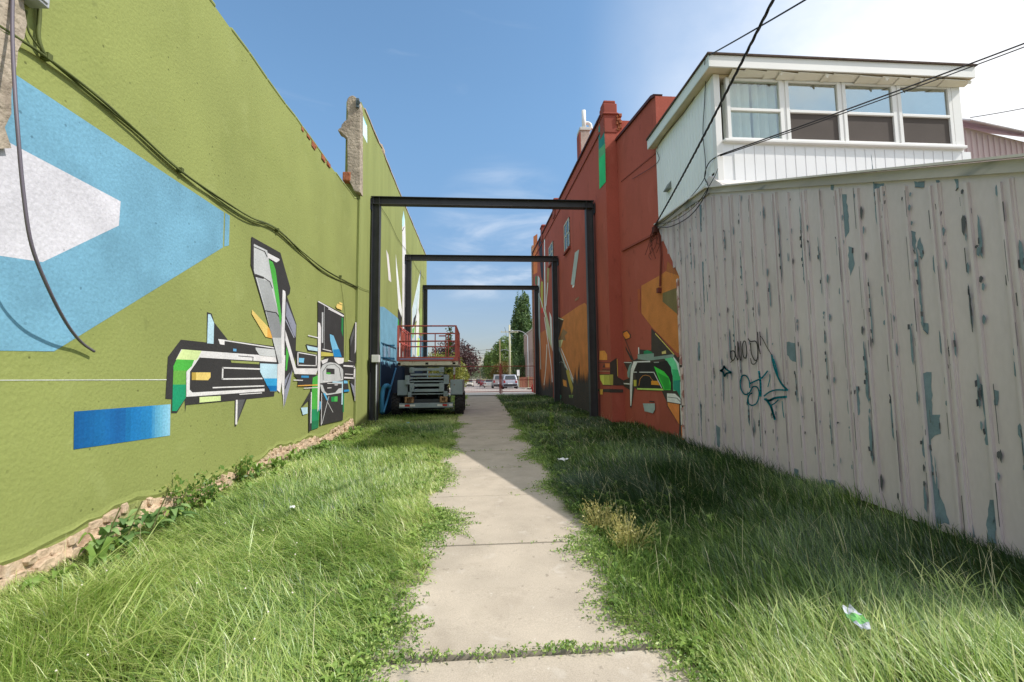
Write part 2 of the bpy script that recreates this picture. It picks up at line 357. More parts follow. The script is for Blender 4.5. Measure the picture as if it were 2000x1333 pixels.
# rubble foundation: a ragged, broken band of stones standing proud of the wall
fb = MB()
y = 1.2
def ftop(y): return .02*y+.20+.05*math.sin(y*1.7)+.03*math.sin(y*4.1+1)
for row in range(3):
    y = 1.0+.07*row
    while y < 12.4:
        w = random.uniform(.06, .30)*(1-.2*row); yc = y+w/2; zt = float(ftop(yc)); hgt = .11
        z0 = zt-.30+row*.105+random.uniform(-.02, .02); z1 = min(z0+hgt*random.uniform(.8, 1.25), zt+random.uniform(-.03, .035))
        if row == 2 and random.random() < .22 or z1-z0 < .02: y += w; continue
        k = random.choice((5, 6, 7, 8)); a0 = random.uniform(0, 6.28); ring = []
        for q in range(k):
            t = a0+6.283*q/k+random.uniform(-.25, .25); cx_, cz_ = math.cos(t), math.sin(t); m_ = max(abs(cx_), abs(cz_))**.75
            ring.append((yc+cx_/m_*w*.53*random.uniform(.85, 1.08), (z0+z1)/2+cz_/m_*(z1-z0)*.55*random.uniform(.85, 1.1)))
        pr = random.uniform(.010, .05)+.012*(2-row); ty, tz = random.uniform(-.12, .12), random.uniform(-.2, .1)
        fb.add([(XL+.001, a, b) for a, b in ring]+[(XL+max(.006, pr+(a-yc)*ty+(b-z0)*tz+random.uniform(-.004, .004)), yc+(a-yc)*.86, (z0+z1)/2+(b-(z0+z1)/2)*.84) for a, b in ring],
               [tuple(range(k, 2*k))]+[(q, (q+1) % k, k+(q+1) % k, k+q) for q in range(k)])
        y += w*random.uniform(.86, 1.02)
bk = MB(); bk.prism([(XL+.001, a, ftop(a)-.02) for a in np.arange(1, 12.5, .25)]+[(XL+.001, 12.45, -.1), (XL+.001, 1, -.1)], (.008, 0, 0)); bk.build('mortar', M_stone, gw)
fb.build('foundation', M_stone, gw, bevel=.004, seg=1)
# ledge of thick plaster above the stones
lb = MB(); yy = np.arange(1., 12.45, .14); prev = None
for y in yy:
    z0 = float(ftop(y))+random.uniform(-.02, .03); z1 = z0+.02+random.uniform(0, .03)
    ringv = [(XL+.001, y, z1+.03), (XL+.007, y, z1), (XL+.011+random.uniform(0, .006), y, z0+.02), (XL+.002, y, z0-.01)]
    o = len(lb.v); lb.v += ringv
    if prev is not None:
        for j in range(3): lb.f.append((prev+j, o+j, o+j+1, prev+j+1)); lb.m.append(0)
    prev = o
lb.build('plaster_ledge', M_green, gw)
m = Mural(('X', XL, 1), .8)
m.poly(VA, [(-60, 190), (24, 240), (778, 738), (774, 860), (188, 1221), (-60, 1218)], BLUE)
m.poly(VA, [(782, 740), (798, 750), (795, 853), (779, 857)], BLUE)
m.poly(VA, [(-60, 455), (14, 486), (419, 700), (413, 784), (148, 911), (-60, 880)], (222, 219, 226))
f = lambda x, y0, y1: y0+(y1-y0)*(x-147)/186
KEY = np.array([[145, 22, 92, 156], [170, 20, 98, 164], [205, 30, 116, 180], [235, 26, 104, 170], [262, 32, 130, 196], [295, 44, 140, 204], [304, 96, 176, 216], [333, 156, 212, 238]], float)
xs = np.concatenate((np.linspace(145, 296, 16), np.linspace(298, 333, 8)))
for a, b in zip(xs[:-1], xs[1:]):
    c = tuple(int(round(np.interp((a+b)/2, KEY[:, 0], KEY[:, q])/4)*4) for q in (1, 2, 3)); m.n = 5
    m.poly(PX, [(a, f(a, 804, 790)), (b, f(b, 804, 790)), (b-1, f(b, 878, 851)), (a-1, f(a, 878, 851))], c)
m.line(PX, [(0, 743), (343, 742)], 1.6, (232, 234, 226))
# big machine, left half
m.poly(V1, [(470, 55), (520, 72), (548, 170), (690, 350), (690, 360), (1230, 430), (1250, 600), (1195, 970), (900, 1000), (780, 1300), (768, 1295), (770, 1015), (240, 1065), (232, 1150), (228, 1010), (140, 1152), (82, 1150), (85, 1000), (18, 995), (45, 540), (185, 355), (466, 385)], K)
m.poly(V1, [(480, 78), (505, 80), (545, 172), (540, 400), (470, 394)], PALE)
m.poly(V1, [(590, 348), (660, 355), (658, 412), (610, 405)], WH); m.line(V1, [(660, 363), (1205, 446)], 12, WH)
m.poly(V1, [(190, 460), (1230, 535), (1250, 600), (390, 548), (330, 575), (130, 575)], WH); m.poly(V1, [(340, 552), (390, 548), (285, 700), (280, 895), (310, 928), (1093, 885), (1093, 915), (245, 975), (245, 705)], WH)
m.poly(V1, [(200, 460), (410, 476), (375, 550), (355, 580), (130, 575)], LIME)
m.poly(V1, [(140, 568), (330, 575), (305, 640), (240, 705), (238, 985), (140, 1128), (90, 1128), (105, 640)], GR)
m.poly(V1, [(104, 690), (252, 690), (240, 708), (238, 842), (98, 842)], GR2); m.poly(V1, [(98, 842), (238, 842), (236, 988), (140, 1130), (90, 1130)], TEAL)
m.poly(V1, [(303, 710), (507, 710), (507, 762), (480, 795), (303, 793)], YEL); m.poly(V1, [(303, 710), (350, 710), (350, 793), (303, 793)], (196, 164, 76))
m.line(V1, [(1060, 674), (640, 660), (636, 782), (1065, 776)], 16, WH); m.line(V1, [(530, 876), (1090, 856)], 14, WH); m.line(V1, [(820, 948), (1065, 932)], 10, WH)
m.poly(V1, [(725, 580), (1035, 598), (1035, 622), (735, 605)], GREEN)
m.poly(V1, [(752, 452), (788, 455), (788, 483), (752, 480)], (110, 176, 222))
m.poly(V1, [(995, 440), (1210, 462), (1222, 545), (1040, 525), (998, 465)], LG)
m.line(V1, [(810, 530), (970, 543), (966, 580)], 6, K)
m.poly(V1, [(387, 978), (617, 965), (617, 1018), (387, 1038)], LIME)
m.poly(V1, [(1045, 612), (1255, 622), (1250, 885), (1225, 915), (1155, 915), (1045, 705)], PALE); m.poly(V1, [(1085, 775), (1250, 775), (1249, 855), (1120, 855)], (60, 170, 226)); m.poly(V1, [(1122, 855), (1249, 855), (1248, 885), (1225, 913), (1155, 913)], (14, 120, 190))
m.poly(V1, [(782, 1008), (802, 1008), (796, 1275), (776, 1275)], WH); m.poly(V1, [(804, 1008), (880, 1002), (800, 1240)], DG)
m.poly(V1, [(958, 30), (1145, 230), (1180, 342), (1105, 325), (955, 75)], YEL); m.poly(V1, [(1125, 222), (1145, 232), (1180, 342), (1122, 328)], ORG)
# tall fin
m.poly(V2, [(72, 80), (430, 280), (555, 720), (545, 790), (512, 820), (630, 1170), (625, 1333), (620, 1500), (600, 1700), (470, 2090), (440, 1900), (330, 1333), (65, 430)], K)
m.poly(V2, [(100, 170), (265, 250), (300, 430), (440, 1120), (440, 1333), (435, 1760), (330, 1333), (245, 1010), (100, 500)], LG)
m.poly(V2, [(115, 540), (225, 580), (222, 608), (120, 580)], K); m.poly(V2, [(140, 590), (300, 640), (400, 1020), (250, 1000)], MG); m.poly(V2, [(255, 1010), (375, 1025), (432, 1110), (440, 1333), (330, 1333)], (150, 152, 154))
m.line(V2, [(100, 205), (235, 265), (265, 330)], 10, K); m.line(V2, [(225, 590), (300, 640), (330, 720)], 10, K); m.line(V2, [(245, 1000), (380, 1025), (430, 1100)], 12, K)
m.poly(V2, [(270, 280), (418, 358), (418, 378), (378, 400), (275, 340)], WH)
m.poly(V2, [(285, 365), (335, 395), (370, 490), (445, 1080), (430, 1190), (410, 1060)], GR)
m.poly(V2, [(458, 738), (488, 755), (495, 800), (480, 1333), (478, 1900), (455, 2050), (440, 1800), (440, 1333)], WH)
m.poly(V2, [(505, 880), (625, 1180), (618, 1333), (590, 1290), (498, 1060)], (150, 152, 168))
m.line(V2, [(495, 1110), (600, 1333)], 12, (170, 172, 186))
# right half of the machine
m.poly(V3, [(10, 650), (45, 640), (60, 740), (35, 925), (5, 900)], WH); m.poly(V3, [(65, 560), (85, 565), (70, 1080), (60, 900)], WH)
m.poly(V3, [(85, 320), (110, 400), (190, 685), (360, 690), (400, 630), (425, 640), (380, 750), (175, 745), (85, 420)], WH)
m.poly(V3, [(95, 480), (118, 560), (100, 712), (88, 712)], GR); m.poly(V3, [(80, 800), (155, 690), (130, 860), (75, 1060)], (150, 152, 168)); m.line(V3, [(80, 890), (150, 690)], 10, K)
m.poly(V3, [(165, 750), (400, 755), (400, 800), (390, 870), (205, 865), (210, 800)], K)
m.poly(V3, [(185, 520), (400, 560), (395, 690), (195, 690)], K); m.line(V3, [(207, 537), (385, 568), (383, 665), (207, 660), (207, 537)], 9, WH); m.poly(V3, [(217, 590), (268, 592), (262, 637), (217, 632)], (122, 196, 232))
m.poly(V3, [(283, 456), (400, 476), (398, 530), (305, 520)], K); m.poly(V3, [(292, 470), (398, 492), (396, 526), (305, 512)], PALE)
m.line(V3, [(305, 373), (402, 396)], 10, WH)
m.poly(V3, [(240, 760), (312, 762), (312, 782), (240, 780)], (60, 150, 206)); m.line(V3, [(165, 803), (255, 806)], 9, WH)
m.poly(V3, [(400, 38), (652, 165), (650, 600), (400, 560)], K)
m.poly(V3, [(230, 1080), (330, 905), (350, 790), (345, 1150), (340, 1280), (312, 1310), (312, 1000)], K); m.poly(V3, [(236, 1070), (300, 1065), (300, 1125), (255, 1140)], PALE)
m.poly(V3, [(350, 780), (415, 750), (415, 1100), (405, 1260), (340, 1285), (342, 900)], GR); m.poly(V3, [(342, 1085), (410, 1085), (405, 1200), (340, 1200)], (40, 150, 100)); m.poly(V3, [(340, 1200), (408, 1190), (404, 1262), (338, 1285)], (40, 124, 84))
m.line(V3, [(337, 920), (332, 1220)], 8, WH); m.line(V3, [(205, 858), (405, 850)], 11, ORG); m.line(V3, [(265, 882), (400, 875)], 8, WH)
m.poly(V3, [(400, 245), (420, 255), (430, 300), (425, 640), (410, 1080), (395, 1110), (400, 700)], WH)
m.line(V3, [(403, 45), (650, 185)], 10, WH); m.line(V3, [(500, 115), (645, 190)], 9, WH); m.line(V3, [(445, 150), (443, 445)], 14, LG); m.line(V3, [(462, 90), (460, 510)], 3, LG)
m.poly(V3, [(628, 200), (645, 205), (642, 390), (625, 330)], (44, 140, 76)); m.poly(V3, [(515, 360), (550, 375), (630, 580), (555, 580), (518, 420)], (130, 200, 236)); m.poly(V3, [(545, 510), (605, 505), (630, 580), (555, 580)], (40, 140, 204))
m.line(V3, [(445, 505), (530, 525)], 8, WH); m.poly(V3, [(430, 530), (545, 545), (550, 572), (430, 575)], (206, 194, 96))
m.poly(V3, [(575, 90), (590, 65), (635, 85), (632, 130), (580, 110)], YEL); m.poly(V3, [(605, 50), (636, 62), (634, 78), (605, 66)], YEL)
m.poly(V3, [(425, 620), (470, 580), (640, 585), (652, 650), (655, 800), (640, 1190), (420, 1240), (425, 830)], K)
m.poly(V3, [(425, 700), (445, 660), (480, 640), (520, 632), (570, 640), (610, 665), (640, 700), (655, 760), (652, 805), (420, 835)], LG)
m.poly(V3, [(480, 690), (560, 695), (560, 748), (480, 745)], K); m.poly(V3, [(482, 728), (520, 730), (518, 750), (482, 746)], GR); m.line(V3, [(450, 800), (448, 720), (490, 660), (560, 650), (605, 690), (625, 790)], 5, K)
m.poly(V3, [(430, 615), (500, 595), (490, 628), (445, 650)], WH); m.poly(V3, [(555, 585), (650, 590), (648, 640), (600, 650), (565, 620)], WH)
m.poly(V3, [(420, 845), (445, 850), (465, 910), (490, 935), (565, 925), (600, 885), (635, 880), (640, 925), (480, 950), (435, 910)], LG)
m.line(V3, [(540, 822), (640, 825)], 14, PALE); m.line(V3, [(445, 820), (498, 818)], 8, WH); m.line(V3, [(490, 835), (640, 838)], 6, WH); m.line(V3, [(490, 880), (530, 878)], 7, WH); m.line(V3, [(560, 850), (590, 850)], 8, WH)
m.poly(V3, [(450, 930), (470, 930), (495, 990), (485, 1000)], (90, 180, 226)); m.poly(V3, [(528, 965), (590, 960), (588, 1010), (530, 1012)], (90, 190, 90)); m.poly(V3, [(528, 965), (560, 963), (558, 1010), (530, 1012)], (40, 150, 80))
m.line(V3, [(438, 1225), (505, 960)], 5, LG); m.line(V3, [(495, 1020), (545, 1115)], 5, LG); m.line(V3, [(436, 930), (432, 1240)], 5, WH)
m.poly(V3, [(415, 1010), (430, 1010), (428, 1070), (412, 1110)], (120, 190, 226)); m.poly(V3, [(632, 815), (642, 815), (638, 1040), (626, 1040)], PALE)
m.poly(V3, [(640, 800), (685, 805), (700, 915), (640, 920)], K); m.poly(V3, [(650, 808), (682, 810), (688, 835), (650, 835)], (120, 196, 232)); m.poly(V3, [(650, 898), (700, 893), (704, 912), (650, 918)], (50, 150, 206))
m.poly(V3, [(640, 930), (652, 930), (650, 1110), (638, 1115)], (44, 140, 90))
m.poly(V3, [(645, 630), (760, 620), (755, 790), (645, 800)], K); m.line(V3, [(650, 665), (745, 672), (755, 690), (750, 785), (655, 780)], 14, WH); m.line(V3, [(660, 745), (740, 750)], 7, WH); m.line(V3, [(690, 615), (755, 630)], 7, WH)
m.poly(V3, [(710, 400), (762, 240), (778, 250), (770, 640), (712, 620)], K); m.poly(V3, [(760, 245), (776, 250), (772, 500), (755, 550)], WH); m.poly(V3, [(714, 400), (750, 290), (748, 360), (714, 480)], DG)
m.poly(V3, [(708, 800), (755, 795), (760, 1010), (750, 990)], K); m.poly(V3, [(714, 830), (748, 860), (750, 960)], (150, 152, 168)); m.line(V3, [(760, 690), (756, 1005)], 7, WH)
m.build(gw)
# the wall's own pier at its near end, raw stone with a broken edge
pb = MB(); z = 3.15; pl = []
while z < 6.2: pl.append((3.30+random.uniform(-.02, .03)+.03*math.sin(z*5), z)); z += .12
pb.prism([(XL, 3.05, 3.0)]+[(XL, a, b) for a, b in pl]+[(XL, 2.4, 6.2), (XL, 2.4, 3.2)], (.05, 0, 0))
pb.build('stone_pier', M_conc, gw, label='raw stone pier edge with broken plaster')

# ------------------------------------------------------------------ left: tall green wall beyond
tw = thing('tall_green_wall', 'tall green wall behind the steel frames with white blade shapes and broken end', 'wall', (XT, 20, 0))
tp = [(12.45, 9.38)]
y = 12.9
while y < 29:
    tp.append((y, 9.36+random.uniform(-.015, .015)+(.10 if 15.2 < y < 15.9 else 0))); y += random.uniform(.3, .8)
tp.append((29.2, 9.36))
MB().prism([(XT, 12.56, -.1), (XT, 12.56, 9.36)]+[(XT, a, b) for a, b in tp[1:]]+[(XT, 29.2, -.1)], (-.41, 0, 0)).build('wall_body', M_green2, tw)
cb = MB()
for i in range(1, len(tp)-1):
    (a, za), (b, zb) = tp[i], tp[i+1]; cb.bar((XT-.2, a, za+.02), (XT-.2, b-.008, zb+.02), .45+random.uniform(0, .03), .06)
cb.build('coping', mat('pale coping stone', C(206, 186, 168, .8), .9, .2, var=.2, vscale=3, bump=.5, bscale=20), tw, bevel=.015)
MB().box(XT-.3, XT+.02, 15.3, 15.8, 9.37, 9.62).build('loose_stone', M_stone, tw, bevel=.05)
VZ = (640, 160, .255)
sil = [(150, 130), (165, 112), (185, 104), (205, 110), (222, 124), (240, 130), (251, 200), (250, 500), (250, 850), (200, 835), (178, 785), (150, 740), (149, 690), (152, 640), (148, 600), (150, 560), (147, 500), (149, 432), (130, 412), (118, 405), (100, 385), (76, 374), (84, 358), (98, 352), (105, 328), (128, 300), (148, 288), (152, 240), (146, 200), (150, 170), (144, 150)]
sp = []
for i in range(len(sil)):
    (a, b), (c, d) = sil[i], sil[(i+1) % len(sil)]
    for t in (0, .5): sp.append((a+(c-a)*t+(random.uniform(-3, 3) if t and a < 245 else 0), b+(d-b)*t+(random.uniform(-3, 3) if t and a < 245 else 0)))
MB().prism([atY(VZ[0]+a*VZ[2], VZ[1]+b*VZ[2], 12.3) for a, b in sp], (0, .3, 0)).build('broken_end', M_conc, tw, bevel=.02, label='ragged grey concrete end of the tall wall')
hb = MB(); p = atY(640+228*.255, 160+165*.255, 12.29); hb.box(p[0]-.03, p[0]+.05, 12.24, 12.31, p[2]-.14, p[2]+.12); hb.tube([(p[0]+.04, 12.26, p[2]), (p[0]+.04, 12.2, p[2]-.02)], .05)
hb.build('bracket', mat('grey bracket', C(92, 104, 110), .6), tw)
p = atY(640+150*.255, 160+740*.255, 12.4); MB().box(p[0]-.1, p[0]+.12, 12.28, 12.5, p[2]-.12, p[2]+.14).build('brick_stub', M_brickred, tw, bevel=.03)
MB().tube([(XT+.012, 12.5, .3), (XT+.012, 12.52, 2), (XT+.016, 12.5, 4), (XT+.012, 12.52, 6.5)], .012, 5).build('crack_edge', M_green2, tw)
m = Mural(('X', XT, 1), .95)
m.poly(VZ, [(252, 215), (302, 340), (303, 472), (252, 372)], (214, 242, 246)); m.poly(VZ, [(252, 215), (300, 335), (292, 330)], (110, 200, 220))
m.poly(V4, [(30, 830), (62, 832), (176, 925), (176, 1000), (290, 1060), (395, 1070), (395, 1440), (30, 1480)], BLUE)
m.poly(V4, [(395, 1070), (418, 1075), (418, 1440), (395, 1440)], (110, 164, 190))
m.poly(V4, [(80, 366), (99, 408), (121, 620), (120, 632), (100, 614), (92, 500)], (226, 222, 220))
m.poly(V4, [(158, 404), (178, 580), (208, 860), (206, 915), (180, 840), (160, 520)], (236, 240, 240))
m.poly(V4, [(176, 845), (206, 915), (190, 1100), (176, 1080)], K); m.poly(V4, [(176, 925), (184, 940), (184, 1100), (172, 1090)], (60, 150, 60))
m.poly(V4, [(222, 50), (234, 130), (242, 400), (238, 900), (228, 1250), (210, 1245), (212, 400), (210, 130)], (226, 226, 226)); m.poly(V4, [(222, 50), (231, 110), (227, 175), (211, 180), (211, 120)], (190, 230, 236))
m.line(V4, [(212, 215), (228, 180)], 5, K)
m.poly(V4, [(232, 830), (268, 880), (268, 1250), (236, 1250)], DG); m.poly(V4, [(206, 1040), (250, 1030), (248, 1190), (196, 1200)], (206, 104, 74))
m.poly(V4, [(188, 1100), (208, 1000), (204, 1240), (186, 1240)], WH); m.poly(V4, [(246, 1060), (272, 1070), (272, 1200), (250, 1200)], (214, 120, 84))
m.poly(V4, [(362, 525), (358, 600), (346, 830), (330, 940), (290, 990), (290, 850)], (222, 230, 232)); m.poly(V4, [(362, 525), (364, 560), (318, 960), (300, 1010), (292, 1000)], K)
m.poly(V4, [(358, 560), (350, 720), (322, 890), (296, 940), (296, 850)], (200, 220, 224)); m.poly(V4, [(342, 850), (350, 900), (340, 1245), (322, 1245), (322, 1000)], (230, 234, 230))
m.poly(V4, [(290, 1000), (310, 985), (318, 1250), (290, 1250)], (200, 208, 210)); m.poly(V4, [(293, 1010), (310, 1000), (302, 1080), (294, 1090)], (110, 190, 90)); m.poly(V4, [(335, 1080), (352, 1090), (350, 1230), (330, 1230)], (200, 230, 130))
m.poly(V4, [(352, 840), (372, 850), (372, 1060), (350, 1060)], (150, 170, 96))
m.poly(V4, [(40, 1115), (66, 1140), (150, 1138), (150, 1152), (64, 1152), (40, 1128)], (30, 90, 120)); m.poly(V4, [(40, 1238), (150, 1245), (150, 1262), (40, 1252)], (30, 80, 110))
for x, w in ((58, 18), (94, 20)): m.poly(V4, [(x, 1165), (x+w*.5, 1140), (x+w, 1170), (x+w, 1240), (x, 1238)], (124, 148, 172))
# dark blue drips along the bottom
x = 38
while x < 400:
    w = random.uniform(5, 12); t = random.uniform(1275, 1330); m.poly(V4, [(x, t), (x+w, t+random.uniform(-12, 12)), (x+w, 1700), (x, 1720)], (36, 62, 92)); m.n -= 1; x += w*.92
m.build(tw)
# ------------------------------------------------------------------ things fixed to the left walls
M_black = mat('black cable sheath', C(38, 36, 38), .5, .4, var=.1)
M_cgreen = mat('cable painted green', C(96, 104, 56, .8), .7, .3, var=.3, vscale=4)
M_cgrey = mat('grey cable sheath', C(112, 104, 116, .8), .5, .4, var=.15)
def smoothpts(p, n=6):
    p = [np.array(q, float) for q in p]; out = []
    for i in range(len(p)-1):
        a, b, c, d = p[max(i-1, 0)], p[i], p[i+1], p[min(i+2, len(p)-1)]
        for t in np.linspace(0, 1, n, endpoint=False):
            out.append(.5*((2*b)+(-a+c)*t+(2*a-5*b+4*c-d)*t*t+(-a+3*b-3*c+d)*t**3))
    return out+[p[-1]]
def cable(name, pts, r, m, label, parent=None, cat='cable', group=None, n=8):
    o = MB().tube(smoothpts(pts), r, n).build(name, m, parent, smooth=True)
    return tag(o, label, cat, group) if parent is None else o
wl = [(-40, 25), (0, 52), (40, 78), (88, 110), (180, 180), (260, 250), (350, 332), (440, 394), (490, 425), (540, 448), (590, 492), (640, 530), (700, 562)]
wc = thing('wall_cable', 'bundle of green painted cables sagging along the near green wall', 'cable', (XL, 3.4, 3.5))
cable('cable_strand', [atX(a, b, XL+.045) for a, b in wl], .011, M_cgreen, None, wc)
cable('cable_strand', [atX(a, b+5*math.sin(i*1.9)+3, XL+.03+.014*math.sin(i)) for i, (a, b) in enumerate(wl)], .009, M_cgreen, None, wc)
cable('cable_strand', [atX(a, b-2*math.sin(i*1.3), XL+.028) for i, (a, b) in enumerate(wl[3:])], .006, M_black, None, wc)
for a, b in ((88, 110), (350, 332), (540, 449), (664, 540)):
    p = atX(a, b, XL+.02); MB().box(XL+.001, XL+.06, p[1]-.02, p[1]+.02, p[2]-.03, p[2]+.02).build('clip', M_cgreen, wc)
cable('dangling_cable', [atX(25, -30, XL+.06), atX(24, 60, XL+.10), atX(28, 160, XL+.2), atX(35, 260, XL+.27), atX(46, 380, XL+.30), atX(62, 480, XL+.3), atX(95, 565, XL+.25), atX(130, 632, XL+.15), atX(158, 668, XL+.07), atX(184, 687, XL+.05)],
      .011, M_cgrey, 'grey cable hanging loose in front of the blue diamond', None)
cable('drop_cable', [atX(78, -40, XL+.03), atX(77, 30, XL+.03), atX(75, 70, XL+.035), atX(82, 97, XL+.04), atX(92, 112, XL+.04)], .014, M_cgreen, 'short thick cable dropping from above to the wall bundle')
cable('drop_cable', [atX(52, 20, XL+.05), atX(52, 40, XL+.03), atX(58, 66, XL+.03), atX(78, 95, XL+.035)], .007, M_cgreen, 'thin cable curving out of the grey metal box')
eb = thing('electrical_box', 'grey metal electrical box high on the green wall at its near end', 'electrical box', tuple(atX(40, 10, XL)))
p0, p1 = atX(30, 4, XL), atX(57, 22, XL)
MB().box(XL+.002, XL+.14, p0[1]-.05, p1[1]+.0, p1[2]+.02, p1[2]+.5).build('box', mat('grey enamel', C(176, 178, 182), .5, .5, var=.06), eb, bevel=.008)
MB().box(XL+.13, XL+.152, p0[1]-.03, p1[1]-.02, p1[2]+.04, p1[2]+.48).build('cover', mat('grey enamel', C(176, 178, 182)), eb, bevel=.006)
cable('thin_wire', [atX(a, b, XL+.02) for a, b in ((664, 540), (672, 600), (676, 640), (674, 700), (668, 740))], .004, M_cgreen, 'thin wire hanging down over the black mural panel')
cable('thin_wire', [atX(a, b, XT+.03) for a, b in ((742, 402), (760, 430), (778, 468), (800, 498), (812, 520), (828, 545))], .007, M_cgreen, 'thin wire slanting across the tall green wall')
cable('thin_wire', [atX(a, b, XT+.03) for a, b in ((697, 558), (712, 566), (726, 570), (738, 572))], .006, M_cgreen, 'thin wire end running behind the first steel post')
dp = MB().tube(smoothpts([atX(746, 808, XT+.12), atX(746, 782, XT+.12), atX(748, 763, XT+.13), atX(752, 755, XT+.19), atX(757, 754, XT+.25), atX(760, 757, XT+.28)]), .075, 12)
tag(dp.build('drain_pipe', mat('blue painted pipe', C(60, 130, 170), .6, .4, var=.15), smooth=True), 'blue painted drain pipe bend beside the lift at the wall foot', 'pipe')
tag(MB().tube([atX(749, 806, XT+.22), atX(761, 765, XT+.14), atX(773, 720, XT+.05)], .035, 8).build('leaning_pole', mat('blue painted pipe', C(60, 130, 170)), smooth=True), 'blue pole leaning on the wall behind the lift', 'pole')

# ------------------------------------------------------------------ three black steel frames
M_steel = mat('black painted steel', C(56, 56, 59), .55, .45, var=.2, vscale=3, fine=.1, fscale=30, bump=.15, bscale=20, bdist=.004, spots=[(C(84, 82, 80), 6, .68, .76, .5)])
M_galv = mat('galvanised conduit', C(150, 154, 158), .5, .5, var=.1)
def hbar(b, p, q, w, h, up):             # an H section: two flanges and a web
    p, q = Vector(p), Vector(q); d = (q-p).normalized(); u = Vector(up); t = .016
    b.bar(p+u*(h/2-t/2), q+u*(h/2-t/2), w, t, up=up); b.bar(p-u*(h/2-t/2), q-u*(h/2-t/2), w, t, up=up); b.bar(p, q, t, h-2*t-.002, up=up)
FY = (13.94, 20.51, 27.16)
for i, y in enumerate(FY):
    lab = ('nearest and largest black steel portal frame across the path', 'middle black steel portal frame behind the lift', 'farthest and smallest black steel portal frame before the gate')[i]
    f = thing('steel_frame', lab, 'frame', (.24, y, .02*y), 'black steel portal frames over the path')
    x0, x1, zt = -3.20, 3.68, 7.15
    for x, s in ((x0+.115, 1), (x1-.115, -1)):
        b = MB(); hbar(b, (x, y, .02*y-.1), (x, y, zt-.25), .22, .23, (1, 0, 0)); b.box(x-.17, x+.17, y-.14, y+.14, .02*y-.02, .02*y+.02); b.build('post', M_steel, f)
    b = MB(); hbar(b, (x0-.04, y, zt-.12), (x1+.04, y, zt-.12), .22, .24, (0, 0, 1))
    for x in (x0+.02, x0+.21, x1-.02, x1-.21): b.box(x-.006, x+.006, y-.10, y+.10, zt-.226, zt-.014)
    b.build('beam', M_steel, f)
    for x in (x0-.045, x1+.045): MB().box(x-.01, x+.01, y-.16, y+.16, zt-.42, zt-.1).build('wall_plate', M_steel, f)
jb = thing('junction_box', 'white junction box with conduit fixed to the nearest left steel post', 'electrical box', (-3.08, 13.7, .3))
p = atY(734, 701, 13.74)
MB().box(p[0]-.11, p[0]+.11, 13.66, 13.82, p[2]-.11, p[2]+.11).build('box', mat('white plastic box', C(206, 206, 206), .5, .4, var=.05), jb, bevel=.012)
MB().tube([(p[0]+.02, 13.74, p[2]-.1), (p[0]+.02, 13.74, .2)], .022, 8).build('conduit', M_galv, jb, smooth=True)

# ------------------------------------------------------------------ right: red building
RED = (162, 85, 71)
kw = dict(rough=.9, spec=.2, var=.1, vscale=.6, fine=.05, fscale=40, bump=.35, bscale=24, bdist=.012)
M_red = mat('red painted masonry', C(*RED, 1.2), **kw, spots=[(C(146, 78, 64, 1.15), .8, .52, .72, .7), (C(176, 100, 86, 1.2), 1.9, .6, .72, .4), (C(120, 60, 54, 1.), 5, .62, .72, .4)], stretch=(1, 1, .55))
M_redtrim = mat('red coping', C(150, 78, 66), .85, .25, var=.1)
M_cop = mat('dark metal coping', C(84, 44, 40), .6, .3, var=.1)
rb = thing('red_building', 'long dark red painted building wall with parapet opposite the green wall', 'building', (XF, 20, 0))
z1 = 9.55
MB().prism([(XF, YP, -.1), (XF, YP, 9.1), (XF, 29.9, 9.75), (XF, 29.9, -.1)], (5, 0, 0)).build('wall', M_red, rb)
MB().prism([(XR, 8.9, -.1), (XR, 8.9, 4.9), (XR, 9.72, 4.9), (XR, 9.72, 7.98), (XR, 9.9, 8.02), (XR, YP, 8.45), (XR, YP, -.1)], (4.6, 0, 0)).build('recessed_wall', M_red, rb)
b = MB(); b.bar((XR+.06, 9.72, 7.985), (XR+.06, 9.9, 8.06), .22, .07); b.bar((XR+.06, 9.9, 8.06), (XR+.06, YP-.003, 8.49), .22, .07); b.build('lower_coping', M_cop, rb)
b = MB(); b.prism([(XF-.003, YP+.3, 9.113), (XF-.003, YP+.3, 9.35), (XF-.003, 29.9, 9.95), (XF-.003, 29.9, 9.753)], (.35, 0, 0)); b.build('parapet', M_red, rb)
b = MB(); b.bar((XF+.15, YP+.25, 9.37), (XF+.15, 29.9, 9.97), .44, .06); b.build('coping', M_cop, rb)
b = MB(); b.bar((XF-.015, YP+.45, 8.95), (XF-.015, 29.9, 9.45), .05, .06); b.build('string_course', M_redtrim, rb)
# sunlit piers standing above the parapet, worn on the near one
b = MB(); b.box(XF-.02, XF+.40, YP-.02, YP+.42, 8.7, 9.62); b.box(XF-.05, XF+.44, YP-.06, YP+.46, 9.25, 9.32); b.box(XF+.0, XF+.36, YP+.0, YP+.40, 9.62, 9.72)
b.build('pier_cap', M_redtrim, rb, bevel=.03)
b = MB()
for k in range(16): z = random.uniform(8.75, 9.2); x = XF+.4+random.uniform(-.05, .06); b.box(x, x+random.uniform(.05, .13), YP-random.uniform(.02, .07), YP+.1, z, z+random.uniform(.04, .1))
b.build('exposed_brick', M_brickred, rb, bevel=.01)
for y, zz in ((21.0, 9.75), (25.2, 9.9)):
    b = MB(); b.box(XF-.06, XF+.45, y, y+.6, zz-.45, zz+.42); b.box(XF-.10, XF+.5, y-.05, y+.65, zz+.30, zz+.38); b.build('pier_cap', M_redtrim, rb, bevel=.03)
